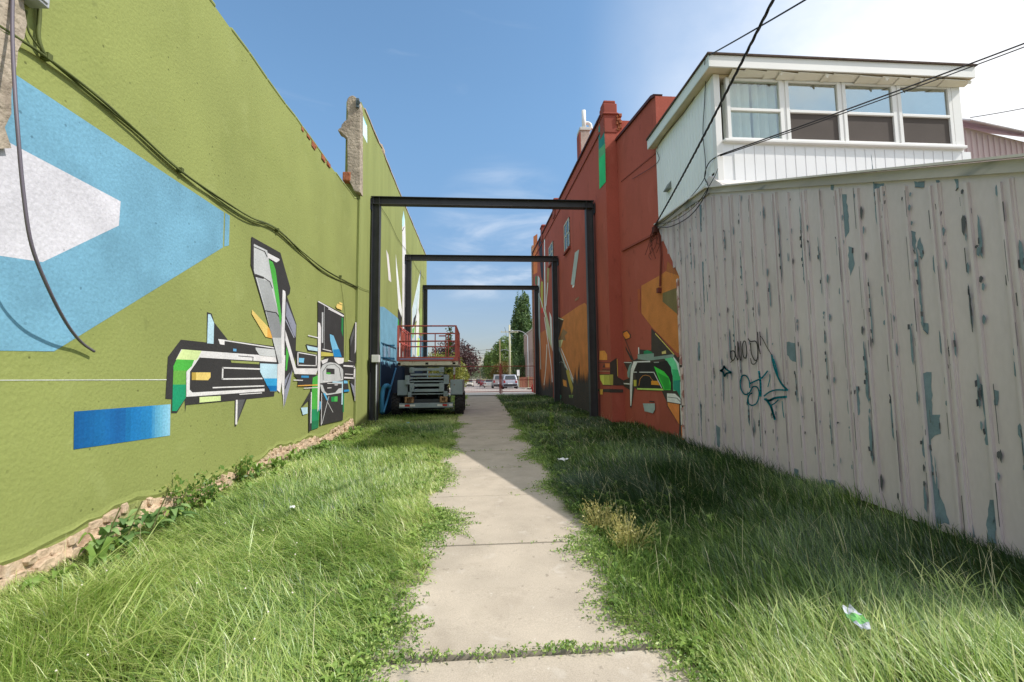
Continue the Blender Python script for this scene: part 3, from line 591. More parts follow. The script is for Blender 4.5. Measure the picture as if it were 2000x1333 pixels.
# ledge lines
for (a, c) in (((1215, 490), (1283, 455)),):
    p, q = atX(*a, XR-.02), atX(*c, XR-.02); MB().bar(p, q, .05, .05).build('ledge', M_redtrim, rb)
for (a, c) in (((1213, 355), (1280, 300)),):
    p, q = atX(*a, XR-.005), atX(*c, XR-.005); MB().bar(p, q, .02, .03).build('ledge', M_redtrim, rb)
M_wfr = mat('weathered window frame', C(190, 196, 186), .7, .3, var=.1); M_pane = glassmat('dark window glass', (.25, .3, .3), .3)
M_dark = mat('dark interior', C(40, 38, 38), .9, .1)
def side_window(x0, x1, y0, y1):          # a window in the red wall, given by its edges in the picture
    ya, yb = atX(x1, y0, XF)[1], atX(x0, y0, XF)[1]; zt, zb = atX((x0+x1)/2, y0, XF)[2], atX((x0+x1)/2, y1, XF)[2]
    w = MB().box(XF-.02, XF+.004, ya, yb, zb, zt).build('window', M_dark, rb)
    b = MB()
    for t in (ya, (ya+yb)/2-.02, yb-.06): b.box(XF-.05, XF-.02, t, t+.06, zb, zt)
    for t in (zb, zt-.07, (zb+zt)/2): b.box(XF-.045, XF-.021, ya, yb, t, t+.07)
    f = b.build('frame', M_wfr, w); f.location = (0, 0, 0)
    g = MB().box(XF-.031, XF-.026, ya+.05, yb-.05, zb+.05, zt-.05).build('pane', M_pane, w); g.location = (0, 0, 0)
    s = MB().box(XF-.09, XF-.001, ya-.06, yb+.06, zb-.09, zb-.003).build('sill', M_redtrim, w); s.location = (0, 0, 0)
side_window(1103, 1113, 433, 490); side_window(1073, 1081, 478, 515)
m = Mural(('X', XF, -1), 1.9)
PF = ('X', XF, -1)
B_OR, B_K, B_GY = (156, 98, 52), (56, 50, 46), (150, 156, 152)
m.poly(V5, [(215, 645), (340, 560), (380, 540), (400, 560), (430, 600), (430, 1290), (320, 1290), (170, 1215), (170, 640)], B_OR)
m.poly(V5, [(78, 745), (105, 728), (150, 740), (160, 1180), (55, 1150), (52, 760)], (150, 88, 50))
m.poly(V5, [(24, 80), (52, 60), (52, 330), (24, 345)], (170, 96, 52))
m.poly(V5, [(185, 630), (235, 655), (195, 800), (180, 815)], (60, 48, 40)); m.line(V5, [(186, 640), (232, 658)], 6, (196, 190, 150))
m.poly(V5, [(230, 720), (262, 745), (240, 770), (250, 800), (200, 800)], (116, 92, 66))
m.poly(V5, [(192, 800), (230, 796), (215, 850), (196, 850)], (176, 172, 130)); m.poly(V5, [(196, 830), (250, 970), (310, 1110), (308, 1240), (290, 1245), (195, 1215)], B_K)
m.line(V5, [(200, 850), (240, 960), (305, 1100), (305, 1265)], 9, B_GY); m.line(V5, [(215, 855), (255, 950), (300, 1070)], 5, (206, 210, 200)); m.poly(V5, [(250, 1010), (268, 1000), (300, 1130), (290, 1180)], (150, 134, 60))
m.poly(V5, [(228, 1072), (252, 1080), (258, 1125), (232, 1115)], (190, 122, 60)); m.poly(V5, [(315, 1130), (330, 1150), (328, 1210), (312, 1215)], (50, 110, 52)); m.poly(V5, [(270, 1180), (300, 1180), (298, 1200), (270, 1200)], (140, 180, 90))
m.line(V5, [(200, 960), (215, 948), (235, 960), (245, 990)], 4, (120, 118, 112))
m.poly(V5, [(200, 1222), (300, 1255), (312, 1265), (305, 1278), (200, 1245)], (180, 190, 190)); m.poly(V5, [(200, 1170), (222, 1185), (218, 1210), (200, 1205)], (70, 140, 110))
# dark paint with ragged drips at the foot
x = 55
while x < 425:
    w = random.uniform(2.5, 7); t = (1075 if x < 160 else 1030 if x > 300 else 1160)+random.uniform(-120, 70)*random.random(); m.poly(V5, [(x, t+60), (x+w*.5, t), (x+w, t+70), (x+w, 1330), (x, 1330)], B_K); m.n -= 1; x += w*1.02
# long blades at the far end
m.poly(V5, [(60, 130), (80, 60), (92, 300), (92, 395), (78, 360), (70, 260)], (40, 40, 48)); m.poly(V5, [(98, 85), (104, 95), (108, 520), (112, 640), (100, 560)], (176, 184, 186))
m.poly(V5, [(78, 390), (90, 395), (92, 560), (80, 580), (74, 440)], (140, 134, 60)); m.poly(V5, [(55, 350), (68, 370), (72, 900), (62, 760), (52, 470)], (160, 172, 168))
m.poly(V5, [(120, 300), (138, 250), (128, 420), (110, 600)], (120, 112, 70)); m.poly(V5, [(96, 560), (112, 600), (140, 720), (150, 860), (120, 760)], (150, 152, 120)); m.poly(V5, [(135, 600), (150, 640), (158, 880), (148, 820)], (190, 196, 190))
m.poly(V5, [(80, 575), (92, 570), (90, 610), (80, 612)], (170, 50, 40)); m.line(V5, [(100, 640), (130, 840), (150, 1000), (155, 1090)], 4, (196, 198, 190)); m.line(V5, [(60, 560), (70, 800), (75, 1000)], 4, (190, 196, 190)); m.line(V5, [(118, 830), (110, 1000), (98, 1110)], 4, (206, 196, 170)); m.line(V5, [(110, 640), (60, 470)], 4, (190, 196, 190)); m.line(V5, [(124, 400), (112, 560)], 4, (200, 206, 200))
m.poly(V5, [(36, 360), (48, 350), (46, 420), (38, 410)], (50, 100, 72))
m.poly(V5, [(312, 192), (341, 168), (308, 420), (284, 412)], (136, 146, 144)); m.poly(V5, [(294, 420), (310, 414), (304, 432), (294, 436)], (206, 206, 206)); m.poly(V5, [(312, 515), (342, 495), (338, 515), (312, 530)], (120, 92, 70))
VW = (1020, 180, .27)
m.poly(VW, [(551, 255), (588, 185), (596, 330), (602, 450), (553, 480)], (28, 104, 96)); m.poly(VW, [(553, 470), (600, 420), (604, 650), (558, 705)], (36, 150, 92)); m.poly(VW, [(553, 420), (600, 370), (601, 440), (553, 485)], (70, 130, 90))
# machine on the recessed part
PR = ('X', XR, -1); PY = ('Y', YP, -1)
m.plane = PF; m.n = 3
m.poly(V6, [(62, 365), (115, 362), (143, 405), (145, 465), (58, 463)], (196, 120, 60)); m.line(V6, [(45, 492), (180, 494)], 5, B_K); m.line(V6, [(45, 585), (172, 586)], 5, (150, 130, 110)); m.poly(V6, [(95, 545), (112, 500), (118, 545)], B_K); m.poly(V6, [(120, 500), (172, 500), (172, 545), (125, 545)], (176, 104, 60)); m.line(V6, [(90, 570), (172, 572)], 8, B_K)
m.poly(V6, [(62, 625), (185, 622), (185, 735), (100, 735), (70, 680)], (150, 148, 70)); m.poly(V6, [(62, 625), (110, 625), (110, 732), (98, 732), (70, 680)], (176, 176, 84)); m.line(V6, [(62, 622), (185, 622)], 7, B_K); m.line(V6, [(95, 735), (185, 738)], 7, B_K); m.poly(V6, [(20, 780), (185, 778), (185, 815), (110, 812), (20, 795)], B_K); m.poly(V6, [(62, 782), (96, 782), (96, 838), (66, 838)], (176, 136, 60))
m.plane = PY
m.poly(V6, [(175, 490), (245, 440), (258, 650), (330, 690), (330, 740), (185, 740), (175, 735)], B_K); m.line(V6, [(252, 455), (258, 640)], 6, (206, 150, 70)); m.poly(V6, [(168, 622), (208, 622), (208, 735), (168, 735)], (140, 138, 66)); m.poly(V6, [(168, 778), (318, 782), (318, 818), (168, 818)], B_K)
m.plane = PR
m.poly(V8, [(742, 262), (870, 190), (905, 165), (1000, 190), (1015, 640), (1015, 700), (975, 700), (810, 530), (742, 440)], B_OR)
m.poly(V8, [(912, 100), (990, 185), (1000, 200), (905, 170)], (130, 78, 46)); m.poly(V8, [(718, 285), (736, 283), (734, 440), (720, 425)], (136, 70, 44)); m.poly(V8, [(880, 310), (1010, 260), (1010, 475), (880, 365)], (96, 86, 58))
m.poly(V6, [(310, 160), (360, 140), (400, 190), (395, 225), (340, 245), (315, 205)], B_K); m.poly(V6, [(318, 170), (358, 152), (390, 195), (386, 222), (345, 236), (320, 200)], (196, 112, 50)); m.line(V6, [(340, 245), (430, 470)], 7, B_K); m.poly(V6, [(342, 310), (360, 350), (435, 470), (405, 470), (345, 350)], B_K)
m.poly(V6, [(622, 120), (720, 215), (910, 440), (1000, 300), (1010, 960), (960, 975), (940, 1290), (920, 1280), (925, 1170), (790, 960), (790, 920), (735, 800), (470, 790), (440, 760), (405, 985), (390, 975), (388, 790), (310, 740), (310, 690), (380, 660), (360, 570), (320, 485), (410, 480), (480, 440), (480, 320), (500, 350), (622, 360)], B_K)
m.line(V6, [(664, 175), (870, 405)], 9, (206, 160, 84)); m.poly(V6, [(735, 375), (780, 360), (782, 395), (738, 400)], (176, 160, 100)); m.poly(V6, [(540, 370), (580, 355), (625, 375), (640, 395), (540, 400)], (36, 110, 76))
m.poly(V6, [(472, 405), (650, 392), (650, 430), (860, 402), (870, 430), (760, 450), (600, 470), (475, 455)], (110, 128, 122)); m.poly(V6, [(480, 325), (490, 328), (492, 398), (480, 398)], (220, 220, 216))
m.poly(V6, [(430, 480), (610, 472), (610, 488), (470, 490), (425, 600), (405, 960), (395, 960), (390, 720), (400, 560)], (186, 204, 204)); m.poly(V6, [(360, 600), (385, 520), (415, 490), (392, 580), (385, 660), (365, 650)], (104, 128, 124))
m.poly(V6, [(765, 450), (850, 435), (905, 500), (935, 640), (940, 790), (860, 800), (855, 640), (820, 520)], (86, 168, 124)); m.poly(V6, [(848, 565), (920, 570), (935, 690), (860, 690)], (50, 148, 96)); m.poly(V6, [(860, 690), (937, 680), (942, 880), (900, 800), (862, 785)], (38, 116, 100)); m.poly(V6, [(855, 435), (870, 435), (920, 500), (940, 640), (930, 640), (895, 500)], (170, 200, 180))
m.poly(V6, [(500, 495), (610, 490), (700, 486), (790, 470), (835, 540), (850, 660), (850, 780), (760, 780), (480, 770), (440, 600), (470, 500)], (36, 34, 34))
m.line(V6, [(495, 596), (650, 597), (735, 765)], 8, (206, 210, 206)); m.line(V6, [(420, 595), (465, 596)], 8, (196, 200, 196)); m.line(V6, [(650, 490), (705, 488)], 10, (130, 134, 130))
m.poly(V6, [(650, 530), (760, 590), (810, 650), (832, 710), (832, 790), (760, 790), (700, 660)], (56, 170, 60)); m.poly(V6, [(690, 600), (810, 660), (830, 780), (770, 785)], (40, 130, 48))
m.line(V6, [(487, 740), (500, 670), (530, 635), (565, 628), (605, 640), (640, 690)], 5, (176, 120, 60)); m.poly(V6, [(620, 690), (690, 690), (715, 738), (622, 732)], (206, 120, 40)); m.poly(V6, [(430, 682), (462, 680), (460, 748), (432, 748)], (150, 144, 60))
m.poly(V6, [(468, 768), (750, 775), (755, 795), (470, 785)], (150, 176, 90)); m.poly(V6, [(312, 712), (388, 718), (388, 730), (312, 725)], (196, 200, 196)); m.line(V6, [(325, 490), (410, 492)], 7, (206, 206, 200))
m.poly(V6, [(792, 825), (880, 830), (940, 885), (940, 940), (795, 915)], (186, 200, 196)); m.line(V6, [(800, 866), (900, 878), (935, 915)], 6, (70, 76, 74)); m.poly(V6, [(798, 925), (925, 945), (925, 1165), (800, 960)], (196, 110, 60)); m.poly(V6, [(936, 950), (950, 952), (962, 1165), (945, 1170)], (190, 200, 206))
m.poly(V6, [(962, 975), (1030, 985), (1035, 1330), (950, 1330), (945, 1180), (965, 1170)], (176, 96, 50)); m.line(V6, [(968, 315), (980, 650)], 8, (206, 140, 60)); m.poly(V6, [(975, 700), (995, 900), (1000, 970), (985, 950)], (110, 150, 130)); m.poly(V6, [(935, 700), (942, 700), (945, 880), (937, 870)], (160, 190, 180))
m.poly(V6, [(530, 935), (660, 935), (662, 1000), (640, 1042), (550, 1020)], (128, 142, 142)); m.line(V6, [(600, 912), (655, 918)], 12, (44, 40, 38))
m.build(rb)
# buff brick front corner at the far end
def brickmat(name, c1, c2, mort, sc):
    m = bpy.data.materials.new(name); m.use_nodes = True; t = m.node_tree; n = t.nodes; l = t.links
    b = n.new('ShaderNodeTexBrick'); b.inputs['Color1'].default_value = (*c1, 1); b.inputs['Color2'].default_value = (*c2, 1); b.inputs['Mortar'].default_value = (*mort, 1); b.inputs['Scale'].default_value = sc
    co = n.new('ShaderNodeTexCoord'); sx = n.new('ShaderNodeSeparateXYZ'); cx = n.new('ShaderNodeCombineXYZ'); ad = n.new('ShaderNodeMath')
    l.new(co.outputs['Object'], sx.inputs[0]); l.new(sx.outputs[0], ad.inputs[0]); l.new(sx.outputs[1], ad.inputs[1]); l.new(ad.outputs[0], cx.inputs[0]); l.new(sx.outputs[2], cx.inputs[1]); l.new(cx.outputs[0], b.inputs[0])
    l.new(b.outputs[0], n['Principled BSDF'].inputs['Base Color']); n['Principled BSDF'].inputs['Roughness'].default_value = .9; return m
M_buff = brickmat('buff brick', C(168, 128, 96), C(140, 100, 74), C(180, 168, 150), 3.2)
MB().box(XF-.06, XF+5, 29.905, 30.4, -.1, 10.5).build('brick_front', M_buff, rb)
# chimney and flue on the roof
ch = thing('chimney', 'grey brick chimney with white flue pipe on the red parapet', 'chimney', (XF+.5, 16, 9.5))
p = atX(1140, 262, XF+.55); q = atX(1140, 300, XF+.55)
MB().box(p[0]-.19, p[0]+.19, p[1]-.25, p[1]+.25, 9.0, p[2]).build('stack', mat('grey rendered brick', C(176, 160, 150), .9, .2, var=.2, vscale=6, bump=.5, bscale=18), ch, bevel=.02)
MB().box(p[0]-.23, p[0]-.192, p[1]-.25, p[1]+.25, 9.0, p[2]-.05).build('red_side', M_redtrim, ch)
MB().box(p[0]-.22, p[0]+.22, p[1]-.28, p[1]+.28, p[2]+.003, p[2]+.14).build('cap', mat('pale cap', C(196, 196, 192), .7), ch, bevel=.02)
M_flue = mat('white flue', C(222, 222, 220), .35, .5, var=.04)
MB().tube([(p[0]+.02, p[1], p[2]+.1), (p[0]+.02, p[1], p[2]+.98)], .085, 12).build('flue_pipe', M_flue, ch, smooth=True)
MB().tube(smoothpts([(p[0]+.02, p[1]+.1, p[2]+.5), (p[0]+.2, p[1]+.1, p[2]+.52), (p[0]+.31, p[1]+.1, p[2]+.44), (p[0]+.33, p[1]+.1, p[2]+.26)]), .07, 12).build('flue_elbow', M_flue, ch, smooth=True)

# ------------------------------------------------------------------ right: metal clad shed
M_clad = mat('peeling taupe paint', C(164, 155, 158, 1.65), .6, .35, var=.07, vscale=.9, fine=.03, fscale=30, bump=.12, bscale=6, bdist=.006, stretch=(1, 1, .35),
             spots=[(C(178, 172, 179, 1.63), .7, .56, .68, .55), (C(140, 131, 132, 1.6), 1.3, .62, .74, .4)])
M_bare = mat('blue grey undercoat', C(104, 122, 132, 1.3), .6, .3, var=.18, vscale=7, fine=.08, fscale=60, bump=.3, bscale=30)
M_curl = mat('lifted paint edge', C(92, 94, 98), .8, .2, var=.2)
M_trimw = mat('weathered trim board', C(160, 153, 150, 1.35), .75, .3, var=.22, vscale=3, stretch=(1, .3, 1), bump=.3, bscale=20, spots=[(C(110, 118, 122), 3.5, .6, .68, .7), (C(140, 84, 60), 1.1, .72, .78, .7)])
sh = thing('metal_shed', 'lean-to shed clad in peeling taupe ribbed metal at the right', 'shed', (XS, 5, 0))
def shed_top(y): return 4.82 if y > YH+.25 else 3.11+(y-3.01)*(4.82-3.11)/(7.49-3.01)
YE = 2.0
A = [(XS, YE, 0), (XS, YE, shed_top(YE)), (XS, 7.49, 4.82), (XS, 9.83, 4.95), (XS, 8.79, 3.54), (XS, 8.87, -.05)]
b = MB(); b.prism(A, (.05, 0, 0), 0)
ribs = []; y = YE+.04
k = 0
while y < 9.6:
    zt = shed_top(y)-.16 if y < 7.49 else 4.82+(y-7.49)*.055-.1; zb = -.05
    if y > 8.8: zb = 3.54+(y-8.79)*1.36
    w = .05 if k % 2 else .044
    for dy in ((0,) if k % 2 else (-.030, .030)):
        b.box(XS-.028, XS-.0005, y+dy-w/4, y+dy+w/4, zb, zt)
    b.box(XS-.009, XS-.0004, y-.055, y+.055, zb, zt) if k % 2 == 0 else None
    ribs.append(y); y += .266; k += 1
def jag(poly, amp):
    out = []
    for i in range(len(poly)):
        a, c = poly[i], poly[(i+1) % len(poly)]; n = max(1, int(math.hypot(c[0]-a[0], c[1]-a[1])/.04)); out.append(a)
        for j in range(1, n): t = j/n; out.append((a[0]+(c[0]-a[0])*t+random.uniform(-amp, amp), a[1]+(c[1]-a[1])*t+random.uniform(-amp, amp)))
    return out
_pc = [0]
def patch(poly, e=.0022, amp=.011):                # bare patch where the paint has come off, with a dark lifted rim on part of it
    _pc[0] += 1; e += .00006*_pc[0]
    q = jag(poly, amp); P = [(XS-e, a, c) for a, c in q]
    nrm = sum((Vector(P[i]).cross(Vector(P[(i+1) % len(P)])) for i in range(len(P))), Vector())
    if nrm.x > 0: P.reverse()
    b.add(P, [tuple(range(len(P)))], 1)
    for i in range(0, len(P)-2, 1):
        if random.random() < .12:
            a, c = Vector(P[i]), Vector(P[i+1]); d = Vector((-random.uniform(.006, .02), random.uniform(-.008, .008), random.uniform(-.008, .008)))
            b.add([a, c, c+d, a+d], [(0, 1, 2, 3)], 2)
Z3 = (1500, 300, .615); Z2 = (1260, 300, .45)
def pp(view, pts): return [tuple(atX(view[0]+u*view[2], view[1]+v*view[2], XS)[1:]) for u, v in pts]
for v, pts in ((Z3, [(490, 700), (520, 695), (522, 830), (548, 830), (550, 890), (518, 910), (530, 1040), (578, 1180), (520, 1170), (505, 1000), (490, 940)]),
               (Z3, [(676, 735), (702, 735), (708, 850), (708, 930), (692, 925), (690, 840)]), (Z3, [(676, 668), (697, 668), (700, 722), (684, 720)]),
               (Z3, [(235, 130), (250, 130), (258, 250), (240, 280), (236, 215)]), (Z3, [(256, 295), (272, 300), (276, 350), (262, 390), (256, 350)]),
               (Z3, [(533, 85), (545, 85), (552, 200), (566, 260), (572, 330), (555, 320), (540, 190)]), (Z3, [(455, 245), (470, 250), (470, 320), (458, 290)]), (Z3, [(474, 300), (484, 265), (496, 320), (490, 335)]),
               (Z3, [(370, 95), (378, 240), (372, 230), (362, 140), (335, 110), (335, 96)]), (Z3, [(465, 88), (498, 90), (497, 108), (468, 108)]), (Z3, [(592, 82), (605, 82), (606, 110), (598, 120)]),
               (Z3, [(567, 468), (583, 468), (583, 510), (570, 505)]), (Z3, [(570, 540), (580, 545), (585, 690), (578, 700)]), (Z3, [(705, 1100), (728, 1100), (728, 1240), (696, 1238), (700, 1150)]),
               (Z3, [(618, 1160), (645, 1160), (658, 1220), (618, 1222)]), (Z3, [(280, 990), (296, 1000), (300, 1105), (282, 1095)]), (Z3, [(60, 600), (98, 600), (98, 665), (78, 660), (60, 640)]),
               (Z3, [(258, 680), (266, 680), (272, 910), (264, 910)]), (Z3, [(278, 740), (290, 740), (291, 830), (278, 838)]), (Z3, [(137, 680), (146, 690), (160, 925), (152, 920)]), (Z3, [(378, 250), (384, 260), (394, 410), (384, 400)]),
               (Z3, [(590, 905), (600, 905), (604, 1010), (592, 1015)]), (Z3, [(75, 1000), (98, 1005), (98, 1030), (75, 1025)]), (Z3, [(180, 1035), (215, 1040), (215, 1065), (182, 1060)]), (Z3, [(486, 535), (510, 540), (510, 575), (495, 560)]),
               (Z3, [(638, 265), (650, 268), (658, 305), (646, 295)]), (Z3, [(718, 750), (734, 755), (730, 800), (720, 800)]), (Z3, [(430, 60), (445, 60), (445, 80), (430, 80)]), (Z3, [(200, 95), (212, 97), (208, 118), (200, 115)]),
               (Z2, [(233, 225), (246, 225), (246, 340), (236, 345)]), (Z2, [(198, 280), (205, 280), (205, 350), (199, 348)]), (Z2, [(246, 470), (254, 470), (260, 690), (250, 690)]), (Z2, [(232, 1090), (246, 1090), (246, 1230), (234, 1225)]), (Z2, [(300, 1170), (326, 1190), (326, 1275), (302, 1265)]),
               (Z2, [(700, 440), (712, 440), (714, 510), (702, 510)]), (Z2, [(230, 820), (238, 820), (240, 900), (230, 900)])):
    patch(pp(v, pts))
rq = random.Random(12)
for y in ribs[:26]:                       # long streaks of bare metal beside the ribs
    for j in range(rq.choice((2, 3, 4, 5, 6))):
        z = rq.uniform(.2, shed_top(min(y, 7.4))-.5); h = rq.uniform(.12, .9)*rq.random()+.1; w = rq.uniform(.005, .016)*(1.6 if rq.random() < .15 else 1); d = rq.choice((-1, 1))*rq.uniform(.055, .064)
        if y > 8.4 and z < 3.6: continue
        patch([(y+d-w*rq.random()*.8, z), (y+d+w, z+h*.12), (y+d+w*rq.uniform(.5, 1), z+h*.6), (y+d+w*.3, z+h), (y+d-w*.6, z+h*.9), (y+d-w, z+h*.4)], .0105, min(.006, w*.3))
for y in ribs:                            # flakes scattered along the seams
    if y > 9.2: continue
    zt = shed_top(y)-.2
    for j in range(int(random.uniform(7, 18))):
        z = random.uniform(.15 if y < 8.6 else 3.7, zt); h = random.uniform(.015, .13)*random.random()+.012; w = random.uniform(.006, .02); d = random.choice((-1, 1))*random.uniform(.03, .06)
        q = [(y+d-w, z), (y+d-w*.3, z-h*.5), (y+d+w*.2, z-h), (y+d+w, z-h*.6), (y+d+w*.8, z+h*.3), (y+d, z+h*.6)]
        P = [(XS-.0155-.00002*j-.0005*(hash(y) % 7), a, c) for a, c in q]
        b.add(P, [tuple(range(6))], random.choice((1, 1, 1, 2)))
for y in ribs:                            # open seams, dark and broken
    z = .05 if y < 8.7 else 3.6
    while z < shed_top(min(y, 7.48))-.25:
        h = random.uniform(.05, .5); d = random.choice((-.057, -.012, .012, .057, .03, -.03)); w = random.uniform(.0012, .004)
        b.add([(XS-.0295 if abs(d) < .04 else XS-.0195, y+d-w, z), (XS-.0295 if abs(d) < .04 else XS-.0195, y+d-w*1.2, z+h), (XS-.0295 if abs(d) < .04 else XS-.0195, y+d+w, z+h*.98), (XS-.0295 if abs(d) < .04 else XS-.0195, y+d+w*.8, z+.01)], [(0, 1, 2, 3)], 2); z += h*random.uniform(1.05, 2.2)
b.build('cladding', [M_clad, M_bare, M_curl], sh)
b = MB(); b.bar((XS-.018, YE, shed_top(YE)-.05), (XS-.018, 7.47, 4.77), .034, .095); b.bar((XS-.018, 7.475, 4.76), (XS-.018, 9.8, 4.89), .034, .11); b.build('fascia', M_trimw, sh)
b = MB(); b.bar((XS-.04, YE-.05, shed_top(YE)+.005), (XS-.04, 7.47, 4.825), .10, .02); b.bar((XS-.04, 7.475, 4.83), (XS-.04, 9.8, 4.96), .08, .02); b.build('drip_edge', mat('pale metal edge', C(214, 206, 200), .5, .5, var=.1), sh)
MB().prism([(XS+.055, YE, shed_top(YE)-.02), (XS+.055, 7.2, shed_top(7.2)-.02), (XS+.055, 7.2, shed_top(7.2)+.02), (XS+.055, YE, shed_top(YE)+.02)], (5.4, 0, 0)).build('roof', mat('rusty roof sheet', C(150, 140, 134), .6, .4, var=.2, vscale=2, spots=[(C(130, 76, 50), 1.5, .6, .7, .8)]), sh)
MB().box(XS+.052, XS+5.4, YE, YE+.05, 0, shed_top(YE)-.03).build('front_wall', M_clad, sh)
b = MB(); b.prism([(XS-.02, 7.0, 4.66), (XS-.02, 7.49, 4.84), (XS-.02, 7.49, 4.98), (XS-.02, 7.4, 5.0)], (.9, 0, 0)); b.build('flashing', mat('pale metal edge', C(214, 206, 200)), sh)
# old trim and plaster rags at the cladding's far edge
b = MB()
for (y, z0, z1, w) in ((8.86, 1.75, 3.5, .05), (8.84, .95, 1.7, .06), (8.87, .3, .9, .05)):
    b.box(XS-.03, XS-.002, y-w, y+w*.4, z0, z1)
b.build('edge_trim', mat('flaked pinkish trim', C(196, 178, 174, 1.2), .8, .2, var=.2, vscale=6, spots=[(C(150, 84, 74), 5, .56, .62, .8)]), sh, bevel=.006)
# spray tags
class Tag(Mural):
    pass
g = Mural(('X', XS-.0285, -1), 1.25)
TK, TB = (56, 54, 54), (20, 122, 140)
S7 = lambda pts, w, c: g.line(V7, [tuple(q[:2]) for q in smoothpts([(*p, 0) for p in pts], 4)], w*1.35, c)
def tag_done(lab):
    global g
    g.b.build('spray_tag', g.mats, sh, label=lab); g = Mural(('X', XS-.0285, -1), 1.25)
S7([(215, 370), (180, 385), (180, 450), (205, 495), (232, 470), (235, 400), (215, 370)], 9, TK); S7([(178, 525), (205, 495)], 7, TK)
S7([(240, 310), (240, 400), (275, 485), (272, 250), (300, 470), (318, 470), (310, 250)], 9, TK); S7([(350, 250), (330, 320), (345, 440), (375, 465), (390, 400), (375, 260), (350, 245)], 9, TK)
S7([(410, 215), (440, 250), (510, 250), (535, 360), (525, 480), (490, 490), (450, 400), (440, 270)], 10, TK); S7([(440, 470), (455, 535), (490, 545), (525, 500)], 8, TK); S7([(530, 130), (540, 290), (565, 410)], 9, TK); S7([(560, 125), (570, 300)], 8, TK); S7([(560, 170), (600, 220), (650, 320), (715, 425)], 7, TK)
tag_done('black looping spray scribble'); S7([(715, 425), (740, 560), (790, 700), (850, 810), (920, 880)], 18, TB); S7([(740, 480), (780, 620), (800, 720)], 12, TB)
tag_done('teal spray stroke running down to a point'); S7([(95, 570), (120, 610), (185, 655), (130, 660), (100, 700), (85, 650), (48, 630), (80, 610), (95, 570)], 16, TB)
tag_done('small teal spray star'); S7([(430, 850), (420, 760), (385, 700), (335, 695), (305, 780), (320, 880), (370, 940), (430, 910), (470, 840), (530, 850), (550, 940), (520, 1050), (450, 1080), (400, 1030), (420, 950), (460, 920)], 13, TB)
S7([(425, 800), (510, 760), (590, 720), (660, 635)], 15, TB); S7([(548, 640), (570, 800), (570, 960)], 19, TB); S7([(690, 680), (690, 740), (665, 840)], 9, TB)
S7([(615, 960), (690, 905), (780, 880), (920, 885)], 15, TB); S7([(625, 1000), (680, 1020), (760, 985), (905, 970)], 22, TB); S7([(640, 1000), (700, 1090), (730, 1180), (755, 1260)], 22, TB); S7([(700, 1085), (760, 1050), (800, 1010)], 12, TB); S7([(850, 1030), (860, 1150), (875, 1240)], 8, TB)
tag_done('teal spray lettering')

# ------------------------------------------------------------------ right: white house above the shed
M_white = mat('white siding', C(236, 236, 238), .55, .35, var=.03, vscale=1.5)
M_palegreen = mat('pale green siding', C(204, 212, 210, 1.4), .6, .3, var=.05, vscale=1, stretch=(1, 1, .3))
M_wtrim = mat('white trim', C(232, 230, 228), .5, .4, var=.04)
M_soff = mat('stained soffit', C(206, 190, 166), .8, .2, var=.12, vscale=4)
M_shing = mat('brown shingle', C(92, 78, 72), .95, .15, var=.25, vscale=14, bump=.6, bscale=40)
ho = thing('white_house', 'white sided upper storey room with four windows above the metal shed', 'house', (XR, YH, 4.8))
XE = 8.72; ZT = 6.75
b = MB(); b.box(XR, XR+.06, YH+.06, 9.715, 4.83, ZT)                       # left wall with V grooves
for y in np.arange(YH+.2, 9.7, .118): b.box(XR-.007, XR-.0004, y, y+.106, 4.95, ZT-.02)
b.build('side_wall', M_palegreen, ho)
zs = atY(1600, 283, YH)[2]
b = MB(); b.box(XR, XE, YH, YH+.055, 4.6, zs-.02)
for x in np.arange(XR+.30, XE-.05, .185): b.box(x, x+.165, YH-.012, YH-.0005, 4.6, zs-.06)
b.build('front_wall', M_white, ho)
MB().box(XR-.012, XR+.10, YH-.014, YH+.10, 4.84, ZT).build('corner_board', M_wtrim, ho, bevel=.006)
MB().box(XE-.16, XE+.01, YH-.016, YH+.08, zs+.02, ZT).build('corner_board', M_wtrim, ho, bevel=.006)
MB().box(XE-.001, XE+.06, YH+.08, 9.7, 4.6, ZT).build('far_wall', M_white, ho)
MB().box(XR+.06, XE-.002, 9.2, 9.26, 4.6, ZT).build('back_wall', M_dark, ho)
MB().box(XR+.11, XE-.01, YH-.075, YH+.02, zs-.02, zs+.03).build('sill', M_wtrim, ho, bevel=.008)
MB().box(XR+.10, XE-.16, YH+.0, YH+.06, 6.705, ZT).build('header', M_soff, ho)
MB().box(XR-.002, XE, YH+.06, 9.2, 5.0, 5.04).build('floor', M_dark, ho)
M_gl = glassmat('upper pane', (.5, .56, .54), .40); M_scr = mat('insect screen', C(92, 84, 80, 1.0), .85, .2, var=.1, vscale=1.3, fine=.12, fscale=300)
M_gl1 = glassmat('curtained pane', (.86, .9, .88), .16)
wx = [(1424, 1531), (1540, 1645), (1652, 1752), (1760, 1862)]
zt, zb, zm = 6.70, zs+.035, None
